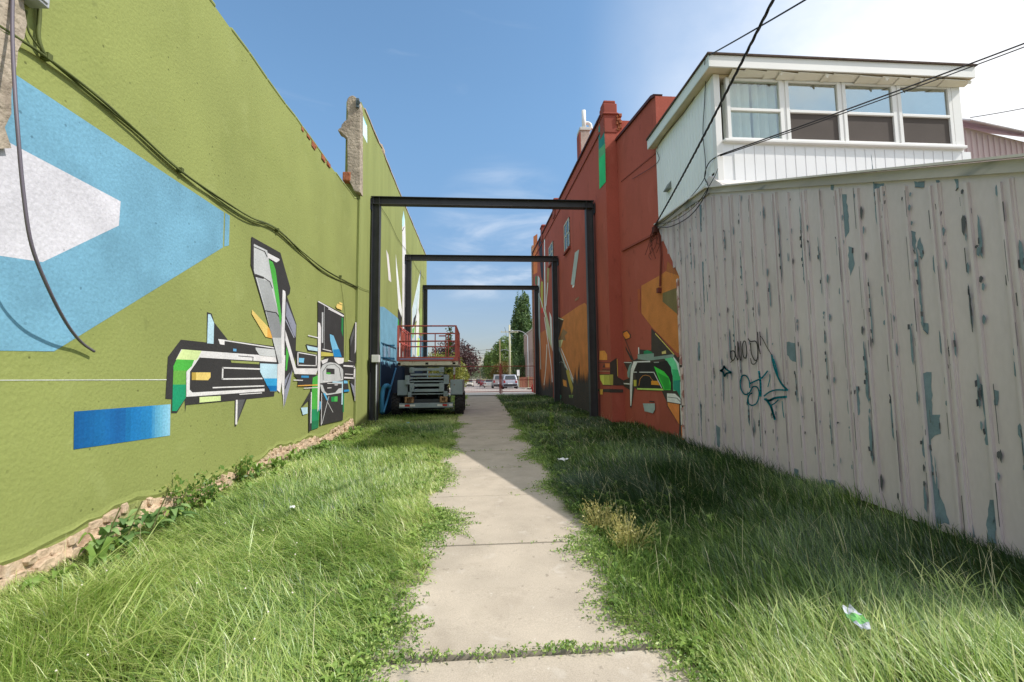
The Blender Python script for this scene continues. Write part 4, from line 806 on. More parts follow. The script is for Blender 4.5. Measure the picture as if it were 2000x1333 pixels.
for k, (a, c) in enumerate(wx):
    xa, xb = atY(a, 270, YH)[0], atY(c, 275, YH)[0]; zm = zb+(zt-zb)*.49
    b = MB(); t = .045
    b.box(xa-.02, xa+t, YH-.02, YH+.05, zb, zt); b.box(xb-t, xb+.02, YH-.02, YH+.05, zb, zt); b.box(xa+t, xb-t, YH-.018, YH+.048, zb, zb+t); b.box(xa+t, xb-t, YH-.018, YH+.048, zt-t, zt); b.box(xa+t, xb-t, YH-.022, YH+.04, zm-.025, zm+.025)
    w = b.build('window', M_wtrim, ho, bevel=.005)
    g1 = MB().box(xa+t, xb-t, YH+.012, YH+.018, zm+.025, zt-t).build('upper_pane', M_gl1 if k == 0 else M_gl, w); g1.location = (0, 0, 0)
    if k == 0: g2 = MB().box(xa+t, xb-t, YH+.012, YH+.018, zb+t, zm-.025).build('lower_pane', M_gl1, w)
    else: g2 = MB().box(xa+t, xb-t, YH+.012, YH+.018, zb+t, zm-.025).build('lower_screen', M_scr, w)
    g2.location = (0, 0, 0)
    if k < 3: MB().box(xb+.022, atY(wx[k+1][0], 270, YH)[0]-.022, YH-.006, YH+.05, zb, zt).build('mullion', M_wtrim, ho)
# curtain folds behind the first window
xa, xb = atY(wx[0][0], 270, YH)[0], atY(wx[0][1], 275, YH)[0]
b = MB(); xs = np.linspace(xa, xb, 60); vs = []
for x in xs: d = .05*math.sin((x-xa)*38)+.02*math.sin((x-xa)*90); vs += [(x, YH+.16+d, zb), (x, YH+.16+d*.8, zt)]
b.add(vs, [(2*i, 2*i+2, 2*i+3, 2*i+1) for i in range(59) if not (i in (31, 32, 33))]); b.build('curtain', mat('cream curtain', C(226, 226, 220), .9, .1, var=.06), ho, smooth=True)
# roof slab: shingle, fascia, soffit
x0, x1, y0, y1 = XR-.18, 8.84, YH-.20, 9.85
rs = .045                                     # the roof rises to the back a little
MB().prism([(x0-.03, y0-.03, 6.962), (x0-.03, y1, 6.962), (x0-.03, y1, 7.0), (x0-.03, y0-.03, 6.99)], (x1-x0+.06, 0, 0)).build('roof', M_shing, ho)
b = MB(); b.box(x0+.02, x1, y0, y0+.03, 6.755, 6.96); b.build('fascia', M_wtrim, ho)
b = MB(); b.box(x0, x0+.02, y0, y1, 6.755, 6.96); b.build('fascia', mat('pale green trim', C(204, 210, 208, 1.2), .6, .3, var=.05), ho)
b = MB(); b.box(x0+.022, x1, y0+.032, y1, 6.765, 6.785); b.build('soffit', M_soff, ho)
# torn soffit strips hanging at the window heads
b = MB(); rs_ = random.Random(3)
x = XR+.25
while x < XE-.3:
    w = rs_.uniform(.15, .6); z = 6.755-rs_.uniform(0, .03); t = rs_.uniform(-.03, .03)
    b.add([(x, YH-.17, z), (x+w, YH-.15, z+t*.5), (x+w, YH-.03, z-.03), (x, YH-.03, z-.05), (x, YH-.17, z-.012), (x+w, YH-.15, z+t*.5-.012), (x+w, YH-.03, z-.042), (x, YH-.03, z-.062)], [(0, 1, 2, 3), (7, 6, 5, 4), (0, 4, 5, 1), (2, 6, 7, 3)])
    if rs_.random() < .6:
        q = x+w*rs_.random(); b.add([(q, YH-.16, z), (q+.08, YH-.16, z-.02), (q+.05, YH-.15, z-.07), (q+.02, YH-.14, z-.05)], [(0, 1, 2, 3)])
    x += w*.9
b.build('torn_soffit', mat('torn soffit plastic', C(226, 220, 208), .6, .3, var=.06), ho)
p = atX(1308, 365, XR)
b = MB(); b.prism([(XR-.008, p[1]-.1, p[2]-.08), (XR-.008, p[1]-.1, p[2]+.09), (XR-.11, p[1]-.1, p[2]-.08)], (0, .2, 0)); b.build('wall_vent', mat('grey vent', C(120, 126, 122), .6), ho)
b = MB(); p = atX(1318, 163, XR); b.box(XR-.1, XR+.1, 9.5, 9.75, 7.0, 7.14); b.build('roof_vent', M_shing, ho)
# neighbouring pinkish building at the right edge
M_pink = mat('pinkish sheet metal', C(196, 174, 174), .6, .3, var=.06)
nb = thing('corrugated_building', 'pinkish corrugated metal building with rusty roof behind the white house', 'building', (9.3, 9.5, 4))
YN = 9.2
p = atY(1880, 250, YN); q = atY(2060, 292, YN); e = atY(2060, 340, YN)
MB().prism([(p[0]-.4, YN, 2), (p[0]-.4, YN, p[2]+.02), (p[0]+.1, YN, p[2]), (q[0], YN, q[2]), (q[0]+4, YN, q[2]-1.4), (q[0]+4, YN, 2)], (0, 6, 0)).build('wall', M_pink, nb)
b = MB()
for x in np.arange(p[0]-.38, q[0]+3, .14):
    zz = np.interp(x, [p[0]-.4, p[0]+.1, q[0], q[0]+4], [p[2], p[2]-.02, q[2], q[2]-1.4]); b.box(x, x+.05, YN-.02, YN-.0005, 2, zz-.05)
b.build('wall_ribs', M_pink, nb)
b = MB(); r0 = Vector((p[0]-.1, YN-.25, p[2]+.02)); r1 = Vector((q[0], YN-.25, q[2]+.04)); up = Vector(atY(1880, 223, 12.4))-r0; up.x = 0
d = (r1-r0); n = 60
for i in range(n):
    a = r0+d*(i/n); c = r0+d*((i+.55)/n); g_ = r0+d*((i+1)/n)
    b.add([a, c, g_, a+up, c+up+Vector((0, 0, .04)), g_+up], [(0, 1, 4, 3), (1, 2, 5, 4)]); b.v[-5] = tuple(c+Vector((0, 0, .04)))
b.build('roof', mat('pale rusty roofing', C(196, 190, 186), .5, .5, var=.15, vscale=2, spots=[(C(150, 110, 88), 2.5, .62, .7, .7)]), nb)
tag(MB().prism([(14.5, 13.5, 2), (14.5, 13.5, 7.6), (16, 13.5, 8.2), (19, 13.5, 8.2), (19, 13.5, 2)], (0, 4, 0)).build('distant_roof', mat('dark slate', C(70, 74, 84), .8)), 'dark grey roof edge beyond the corrugated building', 'roof')

# ------------------------------------------------------------------ overhead wires
def wire(name, a, c, sag, r, label, m=M_black, twist=0, n=24, group=None):
    a, c = Vector(a), Vector(c)
    if name.startswith('service') and (c-a).length > 2: c = a+(c-a)*2.4; c.z += sag*4*(1-1/2.4); n = int(n*2.4)
    pts = []
    for i in range(n+1):
        t = i/n; p = a.lerp(c, t); p.z -= sag*4*t*(1-t); pts.append(p)
    b = MB()
    if not twist: b.tube(pts, r, 6)
    else:
        side = (c-a).cross(Vector((0, 0, 1))).normalized()
        N2 = n*6
        for ph in range(3):
            q = []
            for i in range(N2+1):
                t = i/N2; p = a.lerp(c, t); p.z -= sag*4*t*(1-t); th = t*twist+ph*2.094
                q.append(p+side*math.cos(th)*r*.62+Vector((0, 0, 1))*math.sin(th)*r*.62)
            b.tube(q, r*.5, 5)
    return tag(b.build(name, m, smooth=True), label, 'cable', group)
end = np.array([XS-.06, 9.78, 4.93])
d = ray(1540, -60); far = EYE+d*(3.6/d[1])
wire('service_cable', tuple(end), tuple(far), .36, .016, 'thick twisted black cable rising from the red wall across the sky', twist=200)
d = ray(1640, -40); far = EYE+d*(4.2/d[1]); p = atY(1386, 108, YH-.21)
wire('service_wire', tuple(p), tuple(far), .06, .011, 'thin wire from the roof corner of the white house into the sky')
p = atY(1406, 303, YH-.05); d = ray(2080, 55); far = EYE+d*(5.2/d[1])
wire('service_cable', tuple(p), tuple(far), .12, .011, 'upper of two cables slanting across the white house windows', group=None)
p2 = p+np.array([0, .0, -.02]); wire('service_cable', tuple(p2), tuple(far-np.array([0, 0, .05])), .17, .008, 'lower of two cables slanting across the white house windows')
wire('service_wire', tuple(atY(1895, 230, 8.5)), tuple(atY(2080, 195, 8)), .02, .008, 'short thin wire above the corrugated roof')
cable('loose_cable', [atY(1378, 112, YH-.22), atX(1368, 165, XR-.03), atX(1340, 215, XR-.03), atX(1300, 262, XR-.03), atX(1283, 292, XR-.03), atX(1284, 318, XR-.02), atX(1235, 350, XR-.03)], .006, M_black, 'thin cable drooping diagonally over the pale green side wall')
cable('loose_cable', [atX(1379, 142, XR-.03), atX(1376, 200, XR-.03), atX(1373, 260, XR-.04), atX(1378, 320, XR-.05), atX(1374, 352, XR-.06), atX(1340, 395, XS-.08), atX(1300, 430, XS-.08), tuple(end)], .007, M_black, 'cable running down the corner of the pale green wall')
cable('loose_cable', [atY(1406, 303, YH-.06), atX(1385, 318, XR-.05), atX(1376, 345, XR-.06), atX(1382, 372, XS-.08), atX(1350, 420, XS-.1), atX(1310, 443, XS-.09), atX(1283, 443, XS-.08)], .009, M_black, 'black cable looping down over the shed edge to the junction')
cable('loose_cable', [atX(1402, 330, XR-.03), atX(1392, 352, XS-.08), atX(1360, 400, XS-.1), atX(1320, 430, XS-.12), atX(1290, 438, XS-.1)], .006, M_black, 'thin cable sagging in front of the top of the shed cladding')
tg = thing('cable_junction', 'rusty tangle of wires at the shed corner on the red wall', 'cable', tuple(end))
b = MB(); rr = random.Random(5)
for k in range(11):
    a = np.array([XS-.05, 9.75, 4.85])+np.array([rr.uniform(-.03, .03), rr.uniform(-.1, .1), rr.uniform(-.1, .1)]); pts = [a]
    for j in range(4): a = a+np.array([rr.uniform(-.03, .03), rr.uniform(-.12, .2), rr.uniform(-.22, .02)]); a[0] = min(max(a[0], XS-.2), XS-.02); pts.append(a)
    b.tube(smoothpts(pts, 4), .006, 5)
b.build('loose_wires', mat('rusty wire', C(84, 48, 42), .8, .2, var=.2), tg)
MB().box(XR-.16, XR-.05, 9.68, 9.82, 4.75, 4.9).build('insulator', mat('rusty wire', C(84, 48, 42)), tg, bevel=.01)
b = MB(); b.tube([atX(1287, 455, XR-.04), atX(1291, 500, XR-.04), atX(1289, 560, XR-.04)], .022, 8); p = atX(1288, 568, XR-.04); b.box(XR-.09, XR-.003, p[1]-.05, p[1]+.05, p[2]-.05, p[2]+.06)
b.build('conduit', mat('red painted conduit', C(120, 62, 52), .7, .3, var=.1), tg)

# ------------------------------------------------------------------ scissor lift between the first two frames
lx = lambda a: -1.72+(a-505)/328.; lz = lambda b: .30+(1230-b)/328.
YL0, YL1 = 15.72, 18.3
M_lg = mat('faded grey machine paint', C(146, 158, 162, 1.02), .6, .35, var=.12, vscale=3, fine=.06, fscale=40, spots=[(C(120, 84, 60), 5, .66, .72, .8), (C(100, 108, 108), 2.2, .6, .7, .5)])
M_lgd = mat('dark grey machine paint', C(66, 70, 73, 1.), .6, .35, var=.15, vscale=3, spots=[(C(70, 66, 62), 4, .6, .7, .7)])
M_lred = mat('faded red rail', C(166, 84, 76, 1.3), .55, .35, var=.15, vscale=5, spots=[(C(110, 60, 44), 6, .62, .7, .7)])
M_lwh = mat('rusty white beam', C(196, 190, 172, 1.2), .6, .3, var=.12, vscale=3, spots=[(C(140, 78, 46), 4, .58, .66, .9)])
M_rub = mat('tyre rubber', C(52, 50, 50), .9, .2, var=.25, vscale=8, spots=[(C(110, 100, 86), 5, .6, .7, .5)])
M_rust = mat('rusty lug', C(160, 128, 96, 1.1), .85, .2, var=.25, vscale=8, spots=[(C(96, 60, 40), 6, .5, .6, .8)])
M_refr = mat('red reflector', C(190, 40, 36), .3, .5, var=.03); M_refw = mat('white reflector', C(226, 222, 214), .4, .5, var=.08)
sl = thing('scissor_lift', 'folded grey scissor lift with faded red guard rails parked on the grass', 'scissor lift', (-1.72, YL0, .3))
def P_(name, f, m, bevel=.006, **k): b = MB(); f(b); return b.build(name, m, sl, bevel=bevel, **k)
P_('chassis', lambda b: (b.box(lx(290), lx(720), YL0+.12, YL1-.1, .62, .86), b.box(lx(330), lx(690), YL0+.3, YL1-.3, .5, .62)), M_lgd)
bum = P_('bumper', lambda b: b.box(lx(205), lx(795), YL0-.06, YL0+.06, lz(1140), lz(1088)), M_lg, .01)
def sub(o, par): o.parent = par; o.location = (0, 0, 0); return o
for a, c, m in ((268, 322, M_refr), (322, 380, M_refw), (208, 266, M_refw), (680, 730, M_refr), (622, 678, M_refw), (752, 790, M_refw)):
    b = MB(); b.box(lx(a), lx(c), YL0-.066, YL0-.0605, lz(1124), lz(1102)); sub(b.build('reflector', m), bum)
for a, c in ((268, 362), (650, 733)):
    P_('tow_lug', lambda b: (b.box(lx(a), lx(c), YL0-.10, YL0+.1, lz(1083), lz(1070)), b.box(lx(a), lx(c), YL0-.1, YL0+.1, lz(1033), lz(1020)), b.box(lx(a), lx(a+22), YL0-.1, YL0+.1, lz(1069.5), lz(1033.5)), b.box(lx(c-22), lx(c), YL0-.1, YL0+.1, lz(1069.5), lz(1033.5)), b.box(lx(a+23), lx(c-23), YL0+.03, YL0+.09, lz(1069), lz(1034))), M_rust)
def tyre(xc, yc, zc, r=.375, w=.29):
    prof = [(-.5, .62), (-.5, .9), (-.42, .97), (-.25, 1.), (.25, 1.), (.42, .97), (.5, .9), (.5, .62)]; b = MB(); n = 28; k = len(prof)
    for i in range(n):
        t = 2*math.pi*i/n
        for u, q in prof: b.v.append((xc+u*w, yc+q*r*math.cos(t), zc+q*r*math.sin(t)))
    for i in range(n):
        for j in range(k): b.f.append((i*k+j, i*k+(j+1) % k, ((i+1) % n)*k+(j+1) % k, ((i+1) % n)*k+j)); b.m.append(0)
    for i in range(20):                       # chevron tread lugs
        for s in (-1, 1):
            t = 2*math.pi*(i+.25*s)/20; t2 = t+.16
            p = Vector((xc+s*w*.48, yc+r*1.0*math.cos(t2), zc+r*1.0*math.sin(t2))); q = Vector((xc+s*.02, yc+r*1.02*math.cos(t), zc+r*1.02*math.sin(t)))
            b.bar(p, q, .045, .05, up=Vector((0, math.cos(t), math.sin(t))))
    return b
for x in (lx(160), lx(860)):
    for y in (YL0+.42, YL1-.5):
        w = tyre(x, y, .67).build('wheel', M_rub, sl)
        b = MB(); b.tube([(x-.11, y, .67), (x+.11, y, .67)], .235, 20); b.tube([(x-.14, y, .67), (x+.14, y, .67)], .08, 12); sub(b.build('rim', M_lgd, smooth=False), w)
for a, c in ((178, 292), (762, 900)):
    P_('side_tray', lambda b: (b.box(lx(a), lx(c), YL0+.05, YL1-.35, lz(1000), lz(832)), b.box(lx(a)-.006, lx(c)+.006, YL0+.2, YL1-.5, lz(985), lz(850))), M_lg, .012)
    P_('mudguard', lambda b: b.box(lx(a)+.01, lx(c)-.01, YL0+.1, YL1-.2, lz(1012), lz(1002)), M_lgd)
bars = [(325, 685, 697, 737), (325, 690, 757, 790), (272, 745, 800, 826), (320, 745, 836, 862), (322, 690, 870, 912), (322, 690, 928, 972), (315, 695, 978, 1000)]
for i, (a, c, t, u) in enumerate(bars):
    P_('cross_tube', lambda b: b.box(lx(a), lx(c), YL0-.05+.03*(i % 2), YL0+.06, lz(u)+.016, lz(t)-.016), M_lg, .010)
br = [(315, 365, 692, 752), (642, 695, 692, 752), (268, 318, 780, 882), (692, 750, 778, 880), (318, 366, 866, 962), (642, 696, 866, 962), (300, 340, 965, 1018), (690, 735, 960, 1018)]
for a, c, t, u in br:
    P_('bracket', lambda b: (b.box(lx(a), lx(c), YL0-.075, YL0+.10, lz(u), lz(t)), b.tube([(lx((a+c)/2), YL0-.10, (lz(t)+lz(u))/2), (lx((a+c)/2), YL0-.05, (lz(t)+lz(u))/2)], .028, 10)), M_lg, .008)
for i in range(5):
    for s, off in ((-1, 0), (1, 0), (-1, .075), (1, .075)):
        x = -1.72+s*(.40+.09*(i % 2)+off); z0 = .92+.155*i
        b = MB(); b.bar((x, YL0+.16, z0+.02), (x, YL1-.15, z0+.11*(1 if (i+int(off*20)) % 2 else -.2)+.04), .06, .11); b.build('scissor_arm', M_lgd, sl, bevel=.006)  # arms coloured darker than the bars to stand in for shade in the gaps
P_('label_plate', lambda b: b.box(lx(487), lx(532), YL0-.032, YL0-.0215, lz(905), lz(880)), M_refw, 0)
P_('dark_filler', lambda b: b.box(lx(335), lx(688), YL0+.45, YL1-.5, .87, 1.60), M_dark, .02)  # dark box added so the gaps between the bars look shaded
P_('hydraulic_cylinder', lambda b: b.tube([(-1.72, YL0+.3, 1.0), (-1.72, YL1-.4, 1.45)], .07, 12), M_lgd, 0, smooth=True)
for k in range(4): b = MB(); x = lx(700+12*k); b.tube(smoothpts([(x, YL0+.05, .9), (x+.05, YL0-.02, 1.15), (x-.02, YL0+.02, 1.4), (x+.03, YL0+.1, 1.66)]), .012, 6); b.build('hose', M_black, sl, smooth=True)
dk = P_('platform', lambda b: (b.box(lx(188), lx(850), YL0-.05, YL1, lz(672), lz(632)), b.box(lx(188), lx(850), YL0-.04, YL1-.01, lz(631), lz(622))), M_lwh, .008)
for a in (200, 505, 805): b = MB(); b.box(lx(a-16), lx(a+16), YL0-.056, YL0-.0505, lz(662), lz(640)); sub(b.build('socket', M_dark), dk)
P_('toe_board', lambda b: (b.box(lx(175), lx(848), YL0-.06, YL0-.035, lz(624), lz(576)), b.box(lx(175), lx(175)+.02, YL0-.03, YL1, lz(624), lz(576)), b.box(lx(848)-.02, lx(848), YL0-.03, YL1, lz(624), lz(576)), b.box(lx(175), lx(848), YL1-.02, YL1+.005, lz(624), lz(576))), M_lred, .004)
P_('toe_stripe', lambda b: b.box(lx(205), lx(800), YL0-.064, YL0-.0605, lz(606), lz(592)), mat('pale blue stripe', C(150, 150, 190), .6, .3), 0)
zt_, zm_, zb_ = lz(228), lz(400), lz(576)
X0, X1 = lx(185), lx(826); R_ = .026
def rail(pts): b = MB(); b.tube(pts, R_, 8); return b.build('guard_rail', M_lred, sl, smooth=True)
for z in (zt_, zm_):
    rail([(X0, YL0, z), (X1, YL0, z)]); rail([(X0, YL1, z), (X1, YL1, z)]); rail([(X0, YL0, z), (X0, YL1, z)]); rail([(X1, YL0, z), (X1, YL1, z)])
for x in (X0, X1):
    for y in np.linspace(YL0, YL1, 5): P_('rail_post', lambda b: b.box(x-.034, x+.034, y-.026, y+.026, zb_-.1, zt_+.012), M_lred, .006)
for a in (350, 515, 640, 670): P_('rail_post', lambda b: b.box(lx(505+(a-505)*1.12)-.02, lx(505+(a-505)*1.12)+.02, YL1-.02, YL1+.02, zb_-.05, zt_-.0 if a < 600 else zt_-.02), M_lred, .006)
rail([(lx(565), YL1-.04, zt_-.1), (lx(655), YL1-.04, zt_-.1)]); rail([(X0, YL0+.6, zt_-.03), (X0+.16, YL0+.9, zt_-.2)]); rail([(X0, YL0+.6, zm_-.03), (X0+.16, YL0+.9, zm_-.16)])

# ------------------------------------------------------------------ wire gate at the end of the walk
M_gred = mat('rusty red tube', C(150, 76, 66, 1.15), .7, .3, var=.2, vscale=4, spots=[(C(96, 60, 48), 5, .6, .7, .7)]); M_wire = mat('rusty mesh wire', C(120, 92, 84), .7, .4, var=.2)
YG = 29.6
def gate_leaf(x0, x1, label):
    g = thing('wire_gate', label, 'gate', (x0, YG, .6), 'wire mesh gate leaves at the end of the path')
    zs = [atY(960, v, YG)[2] for v in (716, 743, 765.5, 768.5)]
    for z in zs[:3]: MB().tube([(x0, YG, z), (x1, YG, z)], .022, 8).build('rail', M_gred, g, smooth=True)
    for x in (x0+.02, x1-.02): MB().tube([(x, YG, zs[3]), (x, YG, zs[0])], .024, 8).build('stile', M_gred, g, smooth=True)
    b = MB()
    for x in np.arange(x0+.1, x1-.05, .1): b.bar((x, YG+.01, zs[2]), (x, YG+.01, zs[0]), .005)
    for z in np.arange(zs[2]+.12, zs[0]-.05, .15): b.bar((x0, YG+.015, z), (x1, YG+.015, z), .005)
    b.build('mesh', M_wire, g)
gate_leaf(-3.1, 1.42, 'wider leaf of the rusty red wire gate behind the lift')
gate_leaf(1.55, 3.7, 'narrower leaf of the rusty red wire gate by the red wall')
def post(x, z1, label, sleeve=False):
    g = thing('gate_post', label, 'post', (x, YG, .55)); MB().tube([(x, YG, .3), (x, YG, z1)], .045, 10).build('tube', M_gred, g, smooth=True)
    if sleeve: MB().tube([(x, YG, z1-1.1), (x, YG, z1+.05)], .062, 10).build('white_sleeve', M_wtrim, g, smooth=True)
    else: MB().tube([(x, YG, z1), (x, YG, z1+.05)], .055, 10).build('cap', M_gred, g)
post(1.485, 2.48, 'rusty red post between the two gate leaves'); post(-1.50, 2.95, 'rusty post with white sleeve beside the lift', True)

# ------------------------------------------------------------------ leaves, trees and shrubs
def leaf_cloud(pts, size, aspect=.55, jit=.35, up=0.):
    """a bent rhombus leaf at every point"""
    n = len(pts); d = rng.normal(size=(n, 3)); d[:, 2] -= up; d /= np.linalg.norm(d, axis=1)[:, None]
    e = np.cross(d, rng.normal(size=(n, 3))); e /= np.linalg.norm(e, axis=1)[:, None]
    s = size*(1+rng.uniform(-jit, jit, n))[:, None]; q = np.cross(d, e)
    V = np.stack([pts-d*s*.5, pts+e*s*.5*aspect+q*s*.08, pts+d*s*.5, pts-e*s*.5*aspect+q*s*.08], 1).reshape(-1, 3)
    return V, np.full(n, 4), np.arange(4*n), np.repeat(rng.random(n), 4)
def wob(p, k, seed):
    r = np.random.default_rng(seed); f = np.zeros(len(p))
    for i in range(6): v = r.normal(size=3)*k*(1+i*.35); f += np.sin(p@v+r.uniform(0, 6.3))/(1+.3*i)
    return f/3.
def crown_pts(n, c, r, k, seed, cut=-.15, shell=.45, shape=None):
    out = []; tot = 0; c = np.array(c); r = np.array(r)
    while tot < n:
        u = rng.normal(size=(n*2, 3)); u /= np.linalg.norm(u, axis=1)[:, None]
        u *= (shell+(1-shell)*rng.random(n*2)**.6)[:, None]
        u *= (1+.22*wob(u*2.2, 1.4, seed+9))[:, None]
        if shape is not None: u[:, :2] *= shape(u[:, 2])[:, None]
        p = c+u*r; keep = wob(p, k, seed) > cut-.2*rng.random(len(p)); p = p[keep]; out.append(p); tot += len(p)
    return np.concatenate(out)[:n]
M_bark = mat('bark', C(92, 78, 64), .95, .1, var=.3, vscale=6, bump=.8, bscale=14, bdist=.03, stretch=(1, 1, .25))
G = lambda *c: [C(*x, .8) for x in c]
LM_green = leafmat('green leaves', [C(*x, 1.) for x in ((74, 98, 50), (104, 130, 62), (148, 166, 90))], .35)
LM_dark = leafmat('poplar leaves', [C(*x, 1.) for x in ((62, 88, 52), (90, 120, 68), (134, 158, 100))], .3)
LM_cop = leafmat('copper leaves', G((66, 42, 46), (92, 64, 64), (122, 92, 86)), .25)
LM_yel = leafmat('yellow green leaves', G((110, 124, 44), (146, 152, 60), (180, 178, 84)), .4)
LM_far = leafmat('far leaves', G((104, 122, 92), (126, 142, 108), (146, 158, 126)), .3)  # greyed pale leaves carry the distance haze in their colour
LM_aut = leafmat('turning leaves', G((96, 92, 44), (140, 128, 58), (126, 90, 48)), .35)
def tree(name, label, cat, x, y, h, r, lm, n, size, trunk=.18, crown_lo=.25, seed=1, shape=None, k=1.2, group=None, cut=-.15):
    z0 = float(road_z(y))-.08 if y > 30 else float(gz(x, y)); t = thing(name, label, cat, (x, y, z0), group)
    zc = z0+h*(1+crown_lo)/2; rz = h*(1-crown_lo)/2
    b = MB(); b.tube(smoothpts([(x, y, z0-.1), (x+.05*h*.1, y, z0+h*.3), (x-.02*h, y, z0+h*.55), (x+.01*h, y, z0+h*.88)], 4), trunk, 8, r1=trunk*.2)
    rr = random.Random(seed)
    for i in range(7):
        a = rr.uniform(0, 6.28); zz = z0+h*rr.uniform(crown_lo*.9, .7); e = Vector((x+math.cos(a)*r*.75, y+math.sin(a)*r*.75, zz+h*.16)); b.tube(smoothpts([(x, y, zz), ((x+e.x)/2, (y+e.y)/2, zz+h*.1), e], 3), trunk*.4, 6, r1=trunk*.1)
    b.build('trunk', M_bark, t, smooth=True)
    V, fn, ix, rd = leaf_cloud(crown_pts(n, (x, y, zc), (r, r, rz), k, seed, cut, .35, shape), size)
    raw_mesh('crown', V, fn, ix, lm, rd, parent=t); return t
tree('copper_plum', 'copper leaved plum tree left of the street behind the lift', 'tree', -3.2, 66, 6.9, 3.5, LM_cop, 9000, .27, seed=3, crown_lo=.12, k=1.6)
tree('columnar_poplar', 'tall columnar poplar beside the tan warehouse', 'tree', 7.9, 80, 17.0, 1.95, LM_dark, 22000, .32, seed=5, crown_lo=.06, trunk=.25, shape=lambda u: np.interp(u, [-1, -.6, 0, .5, .8, 1], [1.3, 1.05, 1.0, .98, 1.05, 1.25]), k=1.5)
tree('street_tree', 'dark green tree at the right of the street behind the white sedan', 'tree', 3.9, 118, 9.4, 3.0, LM_green, 6000, .38, seed=7, crown_lo=.18)
tree('street_tree', 'taller yellowing green tree behind the parked cars and utility pole', 'tree', 6.1, 108, 11.6, 3.0, LM_green, 7000, .38, seed=8, crown_lo=.25)
tree('autumn_tree', 'low yellow and brown tree under the tall utility pole', 'tree', 5.1, 92, 5.2, 2.5, LM_aut, 5000, .26, seed=12, crown_lo=.12)
tree('small_tree', 'small dark tree between the poplar and the board fence', 'tree', 6.9, 70, 5.0, 1.7, LM_dark, 3500, .24, seed=13, crown_lo=.1)
for i, (x, y, h, r, lab) in enumerate(((-9.0, 230, 9, 6, 'pale hazy tree left of the street in the distance beyond the copper plum'), (-4.5, 330, 14, 7, 'pale hazy tree where the street meets the sky'), (6.5, 260, 11, 6, 'pale hazy tree right of the street beyond the small poles'), (2.0, 420, 13, 9, 'farthest pale tree at the vanishing end of the street'), (-9.5, 150, 7, 4.5, 'grey green tree beyond the copper plum near the pickup'))):
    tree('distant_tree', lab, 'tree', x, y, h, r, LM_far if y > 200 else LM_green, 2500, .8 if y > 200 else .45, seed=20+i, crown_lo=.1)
def shrub(name, label, x, y, r, h, lm, n, size, seed):
    z0 = float(road_z(y)) if y > 29 else float(gz(x, y)); t = thing(name, label, 'shrub', (x, y, z0)); b = MB(); rr = random.Random(seed)
    for i in range(9): a = rr.uniform(0, 6.28); b.tube(smoothpts([(x, y, z0-.05), (x+math.cos(a)*r*.3, y+math.sin(a)*r*.3, z0+h*.45), (x+math.cos(a)*r*.7, y+math.sin(a)*r*.7, z0+h*rr.uniform(.6, .95))], 3), .03, 5, r1=.008)
    b.build('stems', M_bark, t, smooth=True)
    V, fn, ix, rd = leaf_cloud(crown_pts(n, (x, y, z0+h*.5), (r, r, h*.52), 2.5, seed, -.1, .3), size); raw_mesh('foliage', V, fn, ix, lm, rd, parent=t)
shrub('yellow_shrub', 'yellow green shrub just beyond the gate behind the lift platform', -2.6, 37, 1.7, 3.3, LM_yel, 5000, .17, 31)
shrub('yellow_shrub', 'lower yellow green shrub beside the white sleeved gate post', -1.75, 43, 1.0, 2.2, LM_yel, 2600, .16, 33)
sp_ = thing('sapling', 'slender leafy sapling growing up behind the lift guard rails', 'plant', (-1.25, 19.4, .4)); b = MB(); st = smoothpts([(-1.25, 19.4, .3), (-1.3, 19.4, 1.6), (-1.2, 19.35, 2.7), (-1.16, 19.4, 3.75)], 5); b.tube(st, .018, 6, r1=.006)
lp = []
for i in range(44):
    t = rng.uniform(.3, 1); k = min(int(t*(len(st)-1)), len(st)-2); p = np.array(st[k]); a = rng.uniform(0, 6.28); l = rng.uniform(.12, .42)*(1.15-t*.7); e = p+np.array([math.cos(a)*l, math.sin(a)*l, l*.5]); b.tube([p, (p+e)/2+[0, 0, .04], e], .006, 4)
    for j in range(9): lp.append(p+(e-p)*rng.uniform(.2, 1.05)+rng.normal(size=3)*.05)
b.build('stem', M_bark, sp_, smooth=True); V, fn, ix, rd = leaf_cloud(np.array(lp), .12, .6); raw_mesh('leaves', V, fn, ix, leafmat('sapling leaves', [C(*x, 1.) for x in ((84, 116, 54), (118, 150, 70), (166, 180, 96))], .5), rd, parent=sp_)

